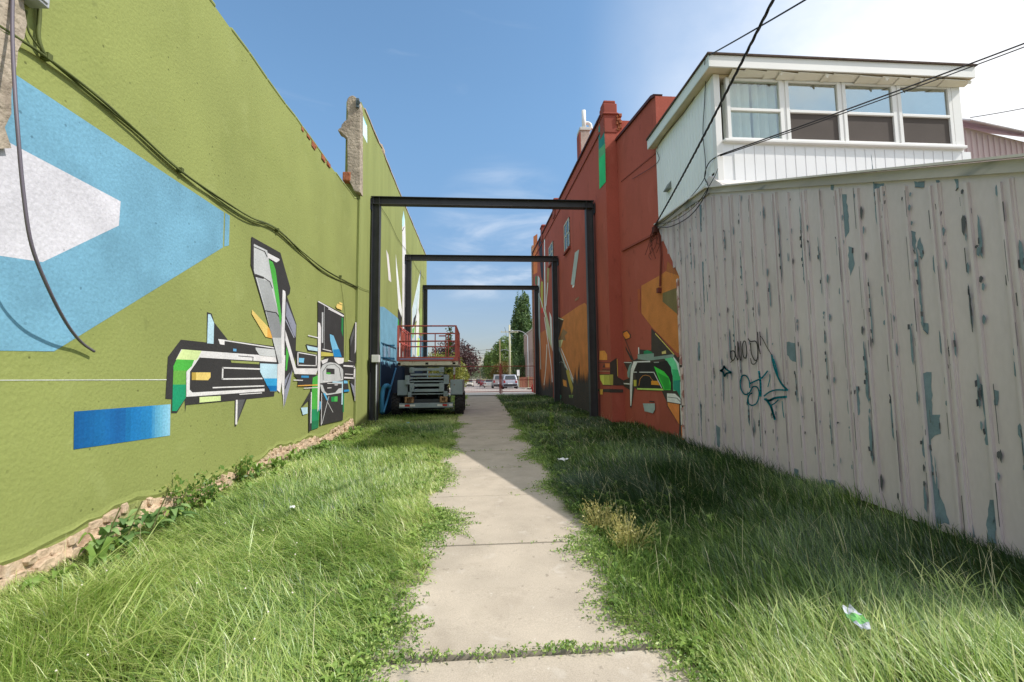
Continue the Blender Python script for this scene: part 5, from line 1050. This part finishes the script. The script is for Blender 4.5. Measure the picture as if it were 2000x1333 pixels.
# ------------------------------------------------------------------ the street: poles, lamps, buildings, cars
M_pole = mat('weathered timber pole', C(138, 126, 96), .9, .15, var=.2, vscale=2, stretch=(1, 1, .3)); M_pale = mat('pale concrete pole', C(190, 186, 160), .85, .2, var=.08)
def upole(px, ytop, Y, label, r=.15, arm=None, m=M_pole, lamp=None):
    p = atY(px, ytop, Y); x = p[0]; z0 = float(road_z(Y)); t = thing('utility_pole', label, 'pole', (x, Y, z0), 'utility poles along the street')
    MB().tube([(x, Y, z0-.3), (x, Y, p[2])], r, 8, r1=r*.7).build('shaft', m, t, smooth=True)
    if arm:
        for (ya, half) in arm:
            z = atY(px, ya, Y)[2]; b = MB(); b.box(x-half, x+half, Y-.2, Y-.1, z-.08, z+.05)
            for q in (-half*.9, -half*.4, half*.4, half*.9): b.tube([(x+q, Y-.15, z+.05), (x+q, Y-.15, z+.2)], .05, 6)
            b.build('crossarm', m, t)
    if lamp:
        z = atY(px, lamp[0], Y)[2]; l = lamp[1]; b = MB(); b.tube(smoothpts([(x, Y, z), (x+l*.4, Y, z+.35), (x+l*.8, Y, z+.25), (x+l, Y, z+.05)]), .05, 6); b.build('lamp_arm', M_galv, t, smooth=True)
        MB().tube([(x+l*.95, Y, z+.08), (x+l*1.25, Y, z-.02)], .11, 8, r1=.07).build('lamp_head', M_galv, t, smooth=True)
    return (x, Y, p[2])
pA = upole(995, 635, 76, 'tallest greenish utility pole with a crossarm and street lamp before the poplar', .19, [(649, 1.5)], M_pale)
pB = upole(976, 664, 90, 'utility pole behind the rusty gate post with a lamp arm to the right', .16, None, M_pole, (687, 1.9))
pC = upole(1003, 673, 95, 'pole just right of the tallest pole against the poplar', .17, [(678, 1.0)])
pD = upole(960, 680, 170, 'slim utility pole left of the gate post in the middle distance', .2, [(683, 2.0)])
pE = upole(950, 692, 210, 'distant utility pole beside the dark street tree', .22, [(695, 2.2)])
pF = upole(944.5, 698, 260, 'distant thin pole left of the dark street tree', .22, [(702, 2.4)], M_pale)
pG = upole(937.5, 699, 300, 'thinnest distant pole near the vanishing point', .22, [(704, 2.6)])
lt = thing('street_lamp', 'grey street lamp by the tan warehouse arching over the street', 'street lamp', (6.2, 57, .45)); x = atY(1031, 700, 57)[0]; z = atY(1031, 656, 57)[2]
MB().tube([(x, 57, .3), (x, 57, z)], .065, 8, r1=.045).build('shaft', M_galv, lt, smooth=True)
MB().tube(smoothpts([(x, 57, z-.1), (x-.5, 57, z+.4), (x-1.2, 57, z+.62), (x-1.9, 57, z+.58)]), .045, 6).build('lamp_arm', M_galv, lt, smooth=True); MB().tube([(x-1.8, 57, z+.6), (x-2.4, 57, z+.52)], .1, 8, r1=.07).build('lamp_head', M_galv, lt, smooth=True)
for k, (a, c, s) in enumerate(((pA, pC, .3), (pB, pD, .8), (pD, pE, .6), (pE, pF, .5))):
    wire('power_line', (a[0]-.8, a[1], a[2]-.4), (c[0]-.8, c[1], c[2]-.4), s, .03, ('power line strung between the two poles by the poplar', 'power line running away from the pole behind the gate post', 'power line between the slim middle distance poles', 'power line between the two distant thin poles')[k], n=8)
for k, (y1, y2) in enumerate(((681, 678), (685, 688), (697, 694))): wire('power_line', tuple(atY(915, y1+2, 120)), tuple(atY(976, y2, 120)), .5, .035, ('highest power line crossing the street above the copper plum', 'middle power line crossing the street above the copper plum', 'lowest power line crossing the street above the copper plum')[k], n=8)
wh = thing('warehouse', 'tan windowed warehouse at the right of the street before the poplar', 'building', (7.1, 60, .5)); xw = 7.25
M_tan = mat('tan render', C(206, 178, 164, .8), .9, .2, var=.08, vscale=.5)
zt1 = atY(1026, 655, 70)[2]; MB().prism([(xw, 57.5, 0), (xw, 57.5, zt1-.3), (xw, 71, zt1), (xw, 71, 0)], (14, 0, 0)).build('wall', M_tan, wh)
b = MB(); b.bar((xw+.1, 57.5, zt1-.26), (xw+.1, 71, zt1+.04), .4, .12); b.build('coping', M_kerb, wh)
for y in (59.5, 62.5, 65.5, 68.5):
    w = MB().box(xw-.03, xw+.01, y, y+.7, 3.6, 5.6).build('window', M_wfr, wh); g_ = MB().box(xw-.045, xw-.031, y+.08, y+.62, 3.7, 5.5).build('pane', M_dark, w); g_.location = (0, 0, 0)
b = MB()
for y in np.arange(58, 71, 1.5): b.box(xw-.06, xw-.001, y, y+.2, 0, zt1-.5)
b.build('pilasters', M_tan, wh)
bf = thing('board_fence', 'low reddish brown board fence below the tan warehouse', 'fence', (6.0, 55, .5)); b = MB()
for x in np.arange(4.95, 7.2, .16): b.box(x, x+.145, 55, 55.03, .45, 1.75+random.uniform(-.03, .03))
b.build('boards', mat('red brown boards', C(140, 92, 76), .9, .15, var=.25, vscale=7), bf)
for x in (5.0, 6.1, 7.15): MB().box(x-.05, x+.05, 54.9, 54.99, .4, 1.85).build('post', M_pole, bf)
sg = thing('street_sign', 'small white street sign on a post right of the hatchback', 'sign', (4.7, 54, .5)); x = atY(1012, 730, 54)[0]
MB().tube([(x, 54, .4), (x, 54, 2.6)], .035, 6).build('post', M_galv, sg); MB().box(x-.16, x+.16, 53.95, 53.97, 1.9, 2.6).build('plate', M_wtrim, sg, bevel=.01)
hy = thing('fire_hydrant', 'small red hydrant at the foot of the red wall by the pavement', 'hydrant', (3.95, 32.3, .6)); x, y = 3.93, 32.5
MB().tube([(x, y, .5), (x, y, .56), (x, y, .57), (x, y, 1.0), (x, y, 1.06), (x, y, 1.14)], .11, 12, r1=.07).build('barrel', mat('hydrant red', C(196, 50, 44), .5, .4), hy, smooth=True)
b = MB(); b.tube([(x-.15, y, .88), (x+.15, y, .88)], .045, 10); b.tube([(x, y-.15, .85), (x, y, .85)], .055, 10); b.build('outlets', mat('hydrant red', C(196, 50, 44)), hy)

M_tyre = mat('car tyre', C(40, 40, 42), .9, .2); M_glass = mat('car glass', C(52, 62, 70), .12, .6, var=.05); M_tail = mat('tail lamp', C(150, 34, 36), .3, .5); M_trim = mat('black car trim', C(44, 44, 46), .7, .3); M_head = mat('head lamp', C(206, 210, 214), .2, .6); M_plate = mat('number plate', C(206, 210, 216), .5)
def loft(b, st, mi=0):
    """st: list of (y, half width low, half width top, z low, z top)"""
    o = len(b.v)
    for y, w0, w1, z0, z1 in st: b.v += [(-w0*.9, y, z0), (w0*.9, y, z0), (w0, y, z0+(z1-z0)*.35), (w1, y, z1-.06), (w1*.9, y, z1), (-w1*.9, y, z1), (-w1, y, z1-.06), (-w0, y, z0+(z1-z0)*.35)]
    n = 8
    for i in range(len(st)-1):
        for j in range(n): b.f.append((o+i*n+j, o+i*n+(j+1) % n, o+(i+1)*n+(j+1) % n, o+(i+1)*n+j)); b.m.append(mi)
    b.f.append(tuple(o+j for j in reversed(range(n)))); b.f.append(tuple(o+(len(st)-1)*n+j for j in range(n))); b.m += [mi, mi]
def car(label, kind, paint_rgb, x, y, rz=0, group='cars parked along the street'):
    """rear bumper at local y = 0, nose towards +y"""
    t = thing({'van': 'parked_van', 'pickup': 'pickup_truck'}.get(kind, 'parked_car'), label, {'van': 'van', 'pickup': 'truck'}.get(kind, 'car'), (x+0, y, float(road_z(y))-.01), group, world=False); t.rotation_euler = (0, 0, rz)
    m = mat('car paint %d %d %d' % paint_rgb, C(*paint_rgb, .85), .25, .5, var=.03)
    if kind == 'hatch': Ln, w, hb, h, cab = 3.6, .84, .92, 1.52, [(.06, .92), (.30, 1.49), (1.9, 1.52), (2.75, .98)]
    elif kind == 'van': Ln, w, hb, h, cab = 4.8, .96, 1.02, 1.75, [(.08, 1.02), (.36, 1.70), (3.0, 1.75), (3.95, 1.05)]
    elif kind == 'pickup': Ln, w, hb, h, cab = 5.4, .98, 1.08, 1.82, [(2.0, 1.05), (2.15, 1.78), (3.4, 1.82), (4.1, 1.1)]
    else: Ln, w, hb, h, cab = 4.6, .88, .90, 1.42, [(.75, .93), (1.35, 1.38), (2.6, 1.42), (3.5, .93)]
    b = MB(); loft(b, [(0, w*.86, w*.8, .42, hb-.08), (.1, w*.97, w*.92, .25, hb), (.8, w, w*.95, .2, hb+.02), (Ln*.62, w, w*.95, .2, hb), (Ln-.5, w*.97, w*.9, .22, hb-.12), (Ln-.02, w*.82, w*.76, .34, hb-.28)]); b.build('body', m, t, bevel=.03)
    if kind == 'pickup':
        b = MB(); b.box(-w*.86, w*.86, .1, 1.9, hb+.021, hb+.03); b.build('bed_floor', M_trim, t)
    b = MB(); cw = w*.9; ci = w*.72
    (y0, z0), (y1, z1), (y2, z2), (y3, z3) = cab; z0 -= .04; z3 -= .06
    b.add([(-cw, y0, z0), (cw, y0, z0), (ci, y1, z1), (-ci, y1, z1), (-ci, y2, z2), (ci, y2, z2), (-cw, y3, z3), (cw, y3, z3)], [(0, 1, 2, 3), (3, 2, 5, 4), (4, 5, 7, 6), (0, 3, 4, 6), (1, 7, 5, 2), (0, 6, 7, 1)]); b.build('cabin', m, t, bevel=.04)
    def quad(name, P, mm, e):
        a, bb, c, d = [Vector(p) for p in P]; ctr = (a+bb+c+d)/4; n = (bb-a).cross(d-a).normalized(); q = MB(); q.prism([p+(n*.002) for p in (a, bb, c, d)], n*e); return q.build(name, mm, t)
    L_ = lambda p, q, s: tuple(Vector(p).lerp(Vector(q), s))
    A_, B_, C_, D_ = (-cw, y0, z0), (cw, y0, z0), (ci, y1, z1), (-ci, y1, z1)
    f = lambda u, v: L_(L_(A_, B_, u), L_(D_, C_, u), v)
    quad('rear_window', [f(.1, .22), f(.9, .22), f(.88, .86), f(.12, .86)], M_glass, .012)
    A2, B2, C2, D2 = (cw, y3, z3), (-cw, y3, z3), (-ci, y2, z2), (ci, y2, z2); f2 = lambda u, v: L_(L_(A2, B2, u), L_(D2, C2, u), v)
    quad('windscreen', [f2(.08, .15), f2(.92, .15), f2(.9, .9), f2(.1, .9)], M_glass, .012)
    for s in (-1, 1):
        A3, B3, C3, D3 = (s*cw, y0, z0), (s*cw, y3, z3), (s*ci, y2, z2), (s*ci, y1, z1); f3 = lambda u, v: L_(L_(A3, B3, u), L_(D3, C3, u), v)
        for u0, u1 in ((.14, .46), (.50, .86)):
            P = [f3(u0, .28), f3(u1, .28), f3(u1-.01, .88), f3(u0+.02, .88)]
            if s < 0: P.reverse()
            quad('side_window', P, M_glass, .01)
        for yy in (Ln*.19, Ln*.81):
            q = MB(); q.tube([(s*w*.98, yy, .31), (s*(w*.98-.2), yy, .31)], .31, 18); wl_ = q.build('wheel', M_tyre, t); q = MB(); q.tube([(s*(w*.98+.006), yy, .31), (s*(w*.98-.1), yy, .31)], .19, 14); r_ = q.build('hubcap', M_galv, wl_)
        q = MB(); q.box(s*w*.74-.10, s*w*.74+.10, -.012, .12, hb-.30, hb-.05); q.build('tail_light', M_tail, t, bevel=.015)
        q = MB(); q.box(s*w*.62-.16, s*w*.62+.16, Ln-.10, Ln+.0, hb-.44, hb-.30); q.build('headlight', M_head, t, bevel=.015)
        q = MB(); q.box(s*(w*.95+.02)-.09, s*(w*.95+.02)+.09, y3-.55, y3-.42, z3-.02, z3+.12); q.build('mirror', m, t, bevel=.03)
    q = MB(); q.box(-.26, .26, -.018, .02, hb-.42, hb-.28); q.build('number_plate', M_plate, t)
    q = MB(); q.box(-w*.84, w*.84, -.05, .09, .30, .52); q.build('rear_bumper', M_trim if kind in ('van', 'hatch') else m, t, bevel=.03)
    q = MB(); q.box(-w*.7, w*.7, Ln-.08, Ln+.03, .30, .50); q.build('front_bumper', M_trim, t, bevel=.03); q = MB(); q.box(-w*.45, w*.45, Ln-.10, Ln+.012, hb-.46, hb-.32); q.build('grille', M_trim, t, bevel=.01)
    return t
car('pale silver hatchback seen from behind nearest the gate', 'hatch', (176, 182, 196), 3.42, 48)
car('silver minivan parked just ahead of the pale hatchback', 'van', (160, 156, 158), 2.75, 56.5)
car('white sedan parked ahead of the silver minivan', 'sedan', (224, 220, 214), 1.95, 80)
car('bright red car parked beyond the white sedan', 'sedan', (150, 44, 48), 1.35, 112)
car('dark maroon car parked beyond the bright red car', 'van', (84, 34, 40), .9, 140)
car('black van parked farthest up the street', 'van', (56, 54, 56), .2, 178)
car('cream pickup truck facing the gate left of the street', 'pickup', (216, 206, 190), -1.95, 112, math.pi)
car('small pale car far up the left side of the street', 'sedan', (206, 206, 206), -3.0, 230)

# ------------------------------------------------------------------ grass, weeds, litter
def fnoise(x, y, k, seed):
    r = np.random.default_rng(seed); f = np.zeros(len(x))
    for i in range(7): a = r.uniform(0, 6.28); s = k*r.uniform(.5, 2.2); f += np.sin((x*math.cos(a)+y*math.sin(a))*s+r.uniform(0, 6.28))
    return f/3.2
def edgeL(y): return -.50+.05*np.sin(y*2.1)+.05*np.sin(y*5.3+1)+.10*np.exp(-((y-4.7)/.5)**2)-.06*np.clip((y-7)/6, 0, 1)+.05*np.exp(-((y-3.3)/.6)**2)-.13*np.clip((2.85-y)/.35, 0, 1)
def edgeR(y): return .98+.05*np.sin(y*2.7+2)+.04*np.sin(y*6.1)-.07*np.exp(-((y-2.9)/.7)**2)+.06*np.clip((y-8)/6, 0, 1)+.11*np.clip((2.8-y)/.35, 0, 1)
def blades(x, y, h, w, ang, lean, rd, face=None):
    n = len(x); z = gz(x, y)-.01; d = np.stack([np.cos(ang), np.sin(ang), 0*ang], 1); fa = ang+math.pi/2+rng.uniform(-.7, .7, n) if face is None else face
    s = np.stack([np.cos(fa), np.sin(fa), 0*fa], 1); root = np.stack([x, y, z], 1); V = np.empty((n, 7, 3))
    for i, (t, ww) in enumerate(((0, .8), (.38, 1.), (.74, .7))):
        c = root+d*(h*lean*t**1.8)[:, None]; c[:, 2] += h*np.sqrt(np.clip(1-.55*lean**2, .05, 1))*(t-.32*np.clip(lean, 0, 1.2)*t*t); o = s*(w*ww*.5)[:, None]; V[:, 2*i] = c-o; V[:, 2*i+1] = c+o
    c = root+d*(h*lean)[:, None]; c[:, 2] += h*np.sqrt(np.clip(1-.55*lean**2, .05, 1))*(1-.34*np.clip(lean, 0, 1.2)); V[:, 6] = c
    b = np.arange(n)[:, None]*7; ix = np.concatenate([b+0, b+1, b+3, b+2, b+2, b+3, b+5, b+4, b+4, b+5, b+6], 1).ravel()
    return V.reshape(-1, 3), np.tile([4, 4, 3], n), ix, np.repeat(rd, 7)
def sow(side, y0, y1, dens, wid):
    A = (2.9 if side < 0 else 3.3)*(y1-y0); n = int(A*dens); y = rng.uniform(y0, y1, n)
    x = rng.uniform(-3.29, -.36, n) if side < 0 else rng.uniform(.82, 4.05, n)
    e = edgeL(y) if side < 0 else edgeR(y); dist = (e-x) if side < 0 else (x-e)
    keep = (dist > rng.uniform(-.02, .05, n)) & (fnoise(x, y, 5, 3)+rng.uniform(-.6, 1.4, n) > -.55)
    # nothing under the lift's wheels and the frame feet
    keep &= ~((y > 15.5) & (y < 18.4) & (x < -.5) & (rng.random(n) < .55))
    if side > 0: keep &= x < np.where(y < 8.8, 4.02, np.where(y < YP, 4.06, 3.72))
    x, y, dist = x[keep], y[keep], dist[keep]; n = len(x)
    hh = np.clip(.5+dist/.7, .5, 1)*(.17+.06*fnoise(x, y, 1.6, 5))*np.clip(1.15-y*.045, .55, 1.1)
    if side < 0: hh *= 1-.62*np.clip((-2.62-x)/.4, 0, 1)
    else: hh *= 1.05+.25*np.clip((x-3.2)/.8, 0, 1)
    h = hh*rng.uniform(.6, 1.45, n)+.02
    base = (3.6 if side < 0 else 2.7)+1.1*fnoise(x, y, .9, 8+side); ang = base+.7*fnoise(x, y, 4.5, 31)+rng.normal(0, .8, n); lean = np.clip((.85 if side < 0 else .72)+.3*fnoise(x, y, 1.3, 21)+rng.normal(0, .25, n), .05, 1.3)
    rd = np.clip((.50 if side < 0 else .02+.50*np.clip((3.1-y)/1., 0, 1))+.18*fnoise(x, y, 1.1, 14)+rng.normal(0, .17, n)+.12*np.clip(1-dist/.5, 0, 1), 0, .9); rd = np.where(rng.random(n) < .035, rng.uniform(.9, 1, n), rd)  # shade painted in: right lawn's colour darkened, its sunlit near end brightened
    w = wid*rng.uniform(.6, 1.5, n)*np.where(rng.random(n) < .06, 1.9, 1)
    return blades(x, y, h, w, ang, lean, rd)
def merge(parts):
    V, fn, ix, rd = [], [], [], []; o = 0
    for a, b_, c, d_ in parts: V.append(a); fn.append(b_); ix.append(c+o); rd.append(d_); o += len(a)
    return np.concatenate(V), np.concatenate(fn), np.concatenate(ix), np.concatenate(rd)
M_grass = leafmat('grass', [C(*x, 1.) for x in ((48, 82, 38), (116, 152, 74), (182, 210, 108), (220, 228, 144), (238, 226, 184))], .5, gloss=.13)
parts = []
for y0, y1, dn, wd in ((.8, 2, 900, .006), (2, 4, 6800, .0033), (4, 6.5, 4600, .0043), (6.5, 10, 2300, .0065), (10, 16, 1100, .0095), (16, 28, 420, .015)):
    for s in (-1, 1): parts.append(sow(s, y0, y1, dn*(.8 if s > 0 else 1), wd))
# seed stalks standing above the rest
n = 420; side = rng.random(n) < .3; y = 2+11*rng.random(n)**1.5; x = np.where(side, rng.uniform(-3.1, -.75, n), rng.uniform(1.15, 3.8, n)); h = rng.uniform(.30, .52, n)*np.where(y > 7, .75, 1)
ang = rng.uniform(0, 6.28, n); parts.append(blades(x, y, h, np.full(n, .0028), ang, rng.uniform(.15, .7, n), rng.uniform(.85, 1, n)))
# coarse broad bladed clumps, lower left and by the walls
for cx, cy, nn, hh_ in ((-1.9, 2.75, 90, .42), (-2.35, 3.2, 110, .46), (-1.35, 2.55, 70, .36), (-2.0, 3.7, 60, .42), (-2.7, 4.0, 60, .45), (2.9, 2.7, 70, .32), (1.9, 2.45, 60, .3)):
    x = cx+rng.normal(0, .16, nn); y = cy+rng.normal(0, .16, nn); parts.append(blades(x, y, hh_*rng.uniform(.6, 1.2, nn), rng.uniform(.005, .010, nn), rng.uniform(-.6, 1.8, nn), rng.uniform(.5, 1.15, nn), rng.uniform(.45, .8, nn)))
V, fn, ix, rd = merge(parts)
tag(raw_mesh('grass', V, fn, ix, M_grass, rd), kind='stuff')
# creeping weed spilling over the walk's edges and in its joints
lp, sz, parts = [], [], []
def runner(x, y, a, l, up=.03):
    k = int(l/.011); t = np.linspace(0, 1, k); c = rng.normal(0, .5); aa = a+c*t; px_ = x+np.cumsum(np.cos(aa))*l/k; py_ = y+np.cumsum(np.sin(aa))*l/k; pz = gz(px_, py_)
    on = (px_ > -.64) & (px_ < 1.10); pz = np.where(on, .02*py_+.004, pz+.01)+up*np.sin(t*3.0)*rng.random()+.004
    lp.append(np.stack([px_, py_, pz], 1)+rng.normal(0, .009, (k, 3))*[1, 1, .6])
for i in range(4600):
    y = 1.9+12*rng.random()**1.7; s = rng.random() < .5; lob = .5+.5*math.sin(y*3.1+(0 if s else 2))+.6*math.exp(-((y-(4.7 if s else 2.9))/.45)**2)
    if rng.random() > .2+.55*lob: continue
    l = rng.uniform(.08, .30)*(.5+.8*lob); 
    if s: runner(float(edgeL(y))-rng.uniform(.0, .22), y, rng.normal(0, .7), l)
    else: runner(float(edgeR(y))+rng.uniform(.0, .25), y, math.pi+rng.normal(0, .7), l)
for i in range(270):
    yj = 2.55 if i < 200 else random.choice(joints[4:9]); x = rng.uniform(-.5, 1.0); runner(x, yj+rng.uniform(-.012, .012), rng.uniform(0, 6.28), rng.uniform(.02, .07), .02)
allp = np.concatenate(lp); V, fn, ix, rd = leaf_cloud(allp, .022, .5, .4)
tag(raw_mesh('creeping_weed', V, fn, ix, leafmat('knotweed leaves', [C(*x, 1.) for x in ((92, 126, 62), (128, 160, 80), (164, 190, 102), (194, 206, 132))], .35), rd), kind='stuff')
# broad leaved weeds among the grass
def leaf_strip(x, y, z, a, l, w, rise, n=6, wav=0.):
    V = []; 
    for i in range(n):
        t = i/(n-1); u = l*t; zz = z+rise*l*(math.sin(min(t*2.4, 3.0))*.75)-.12*l*t*t; ww = w*(math.sin(math.pi*(t*.86+.10))**.7)*.5*(1+wav*math.sin(i*2.6)); c = np.array([x+math.cos(a)*u, y+math.sin(a)*u, zz]); s_ = np.array([-math.sin(a), math.cos(a), 0])*ww
        V += [c-s_+[0, 0, ww*.35], c, c+s_+[0, 0, ww*.35]]
    F_ = []
    for i in range(n-1):
        o = 3*i; F_ += [o, o+1, o+4, o+3, o+1, o+2, o+5, o+4]
    return np.array(V), F_, 2*(n-1)
def rosettes(lst):
    V, fn, ix, rd = [], [], [], []; o = 0
    for (x, y, k, l, w, rise) in lst:
        z = float(gz(x, y)); a0 = rng.uniform(0, 6.28); c = rng.random()
        for j in range(k):
            v, f, m = leaf_strip(x, y, z+rng.uniform(0, .04), a0+j*6.283/k+rng.normal(0, .25), l*rng.uniform(.6, 1.15), w*rng.uniform(.7, 1.2), rise*rng.uniform(.5, 1.3), wav=.18)
            V.append(v); ix += [q+o for q in f]; fn += [4]*m; rd += [min(1, max(0, c*.6+rng.uniform(0, .4)))]*len(v); o += len(v)
    return np.concatenate(V), np.array(fn), np.array(ix), np.array(rd)
lst = []
for i in range(900):
    y = 1.9+11*rng.random()**1.2; s = rng.random() < .6
    x = float(edgeL(y))-abs(rng.normal(0, .75)) if s else float(edgeR(y))+abs(rng.normal(0, .7))
    if x < -3.2 or x > 3.9: continue
    lst.append((x, y, int(rng.integers(6, 12)), rng.uniform(.035, .095), rng.uniform(.014, .03), rng.uniform(.35, .9)))
for i in range(45):
    y = rng.uniform(3.5, 12); lst.append((rng.uniform(-3.15, -2.85), y, 6, rng.uniform(.08, .16), rng.uniform(.04, .07), rng.uniform(.7, 1.4)))
V, fn, ix, rd = rosettes(lst)
tag(raw_mesh('broadleaf_weeds', V, fn, ix, leafmat('broad leaves', [C(*x, 1.) for x in ((92, 126, 60), (124, 156, 76), (154, 182, 92), (184, 202, 118))], .4), rd, smooth=True), kind='stuff')
# big dock plant at the wall foot
bd = thing('burdock_plant', 'large broad leaved burdock plant against the stone wall foot', 'plant', (-3.0, 4.25, .1))
LV = [(-3.02, 4.25), (-2.98, 4.5), (-3.05, 4.05), (-2.95, 4.75)]; V, fn, ix, rd = [], [], [], []; o = 0
for (x, y) in LV:
    for j in range(11):
        a = rng.uniform(-1.9, 1.9); v, f, m = leaf_strip(x, y, float(gz(x, y))+rng.uniform(.05, .22), a, rng.uniform(.11, .22), rng.uniform(.045, .09), rng.uniform(.2, .9), 8, .22); V.append(v); ix += [q+o for q in f]; fn += [4]*m; rd += [rng.random()]*len(v); o += len(v)
raw_mesh('leaves', np.concatenate(V), np.array(fn), np.array(ix), leafmat('burdock leaves', [C(*x, 1.) for x in ((90, 124, 70), (122, 154, 90), (158, 184, 118))], .35), np.array(rd), parent=bd, smooth=True)
b = MB()
for (x, y) in LV: b.tube(smoothpts([(x, y, .0), (x+.05, y, .25), (x+.16, y-.03, .5)], 3), .009, 5, r1=.005)
b.build('stalks', mat('weed stalk', C(120, 120, 80), .8, .2, var=.2), bd)
def weed_clump(name, label, x, y, n, h, spread, m_leaf, leaf, per, stalk):
    t = thing(name, label, 'plant', (x, y, float(gz(x, y)))); b = MB(); lp = []
    for i in range(n):
        a = rng.uniform(0, 6.28); r0 = spread*.4*rng.random(); r1 = spread*rng.random(); hh = h*rng.uniform(.5, 1.1); p = np.array([x+math.cos(a)*r0, y+math.sin(a)*r0, float(gz(x, y))-.02]); e = p+np.array([math.cos(a)*r1, math.sin(a)*r1, hh]); md = (p+e)/2+rng.normal(0, .02, 3); st = smoothpts([p, md, e], 4); b.tube(st, .0025, 4, r1=.0015)
        for j in range(per): q = st[int(rng.integers(2, len(st)))]; lp.append(q+rng.normal(0, .022, 3))
    b.build('stems', stalk, t); V, fn, ix, rd = leaf_cloud(np.array(lp), leaf, .5, .5); raw_mesh('leaves', V, fn, ix, m_leaf, rd, parent=t)
M_straw = mat('dry stalk', C(206, 192, 126), .9, .1, var=.2)
weed_clump('dry_weed', 'dry straw yellow weed clump at the right edge of the walk', 1.27, 3.85, 55, .27, .20, leafmat('dry leaves', G((190, 186, 104), (220, 212, 134), (236, 228, 166)), .5), .024, 16, M_straw)
weed_clump('dry_weed', 'smaller yellowing weed clump just beyond the dry straw one', 1.15, 4.35, 50, .24, .2, leafmat('dry leaves', G((150, 132, 62))), .022, 14, M_straw)
weed_clump('horseweed', 'single upright green weed in the shaded grass right of the walk', 1.62, 10.2, 4, .62, .05, leafmat('green weed leaves', [C(*x, 1.) for x in ((90, 126, 58), (124, 158, 76), (162, 188, 98))], .45), .075, 34, M_straw)
weed_clump('leafy_weed', 'leafy weed beside the lift wheel at the left edge of the walk', -.72, 17.6, 18, .42, .25, leafmat('green weed leaves', G((56, 88, 36))), .08, 14, M_straw)
weed_clump('wall_weed', 'small weed rooted in the stone foundation crack', -3.2, 6.6, 14, .35, .12, leafmat('green weed leaves', G((56, 88, 36))), .06, 12, M_straw)
weed_clump('wall_weed', 'bushy green weed against the foundation beyond the burdock', -3.1, 5.4, 30, .4, .3, leafmat('green weed leaves', G((56, 88, 36))), .06, 16, M_straw)
# clover heads
b = MB(); 
for i in range(16):
    x, y = (rng.uniform(-2.6, -.8), rng.uniform(2.2, 4.5)); z = float(gz(x, y))+rng.uniform(.13, .2); r = .0065
    b.add([(x+r, y, z), (x-r, y, z), (x, y+r, z), (x, y-r, z), (x, y, z+r), (x, y, z-r)], [(0, 2, 4), (2, 1, 4), (1, 3, 4), (3, 0, 4), (2, 0, 5), (1, 2, 5), (3, 1, 5), (0, 3, 5)])
tag(b.build('clover_flowers', mat('clover white', C(226, 214, 206), .8, .2)), kind='stuff')
# litter
def crumple(name, label, cat, pos, lx_, ly_, rz, cols, amp, seed):
    r = np.random.default_rng(seed); n, m_ = 9, 6; b = MB(); c, s = math.cos(rz), math.sin(rz)
    for i in range(n):
        for j in range(m_):
            u, v = (i/(n-1)-.5)*lx_, (j/(m_-1)-.5)*ly_*(.4+.6*math.sin(math.pi*(i+.6)/n)); b.v.append((pos[0]+u*c-v*s, pos[1]+u*s+v*c, pos[2]+amp*r.normal()*.5+amp*math.sin(j*1.9+i)*.5))
    for i in range(n-1):
        for j in range(m_-1): b.f.append((i*m_+j, (i+1)*m_+j, (i+1)*m_+j+1, i*m_+j+1)); b.m.append(0 if len(cols) == 1 else int((i > 2) and (i < 6)))
    o = b.build(name, cols); sm = o.modifiers.new('solid', 'SOLIDIFY'); sm.thickness = .0015; return tag(o, label, cat)
M_paper = mat('white litter paper', C(232, 232, 232), .7, .3, var=.05)
def onlawn(px, py, dz):
    d = ray(px, py); t = 2.
    while (EYE+d*t)[2] > float(gz(*(EYE+d*t)[:2]))+dz: t += .01
    return EYE+d*t
p = onlawn(1100, 897, .10); crumple('paper_scrap', 'white paper scrap lying in the shaded grass right of the walk', 'litter', p, .17, .10, .2, [M_paper], .02, 1)
p = onlawn(1672, 1205, .15); q1, q2 = onlawn(1648, 1175, .15), onlawn(1698, 1240, .15); crumple('plastic_wrapper', 'crumpled white and green plastic wrapper in the grass lower right', 'litter', p, .25, .085, math.atan2(q2[1]-q1[1], q2[0]-q1[0]), [mat('clear plastic', C(200, 204, 214), .25, .6, var=.08), mat('green print', C(120, 190, 110), .35, .5)], .010, 2)
p = onlawn(571, 990, .16); crumple('paper_scrap', 'small white scrap in the sunlit grass left of the walk', 'litter', p, .05, .035, .7, [M_paper], .01, 3)
p = onlawn(797, 826, .10); crumple('paper_scrap', 'tiny pale blue scrap in the grass before the lift', 'litter', p, .09, .05, .3, [mat('pale blue litter', C(150, 200, 216), .6)], .015, 4)
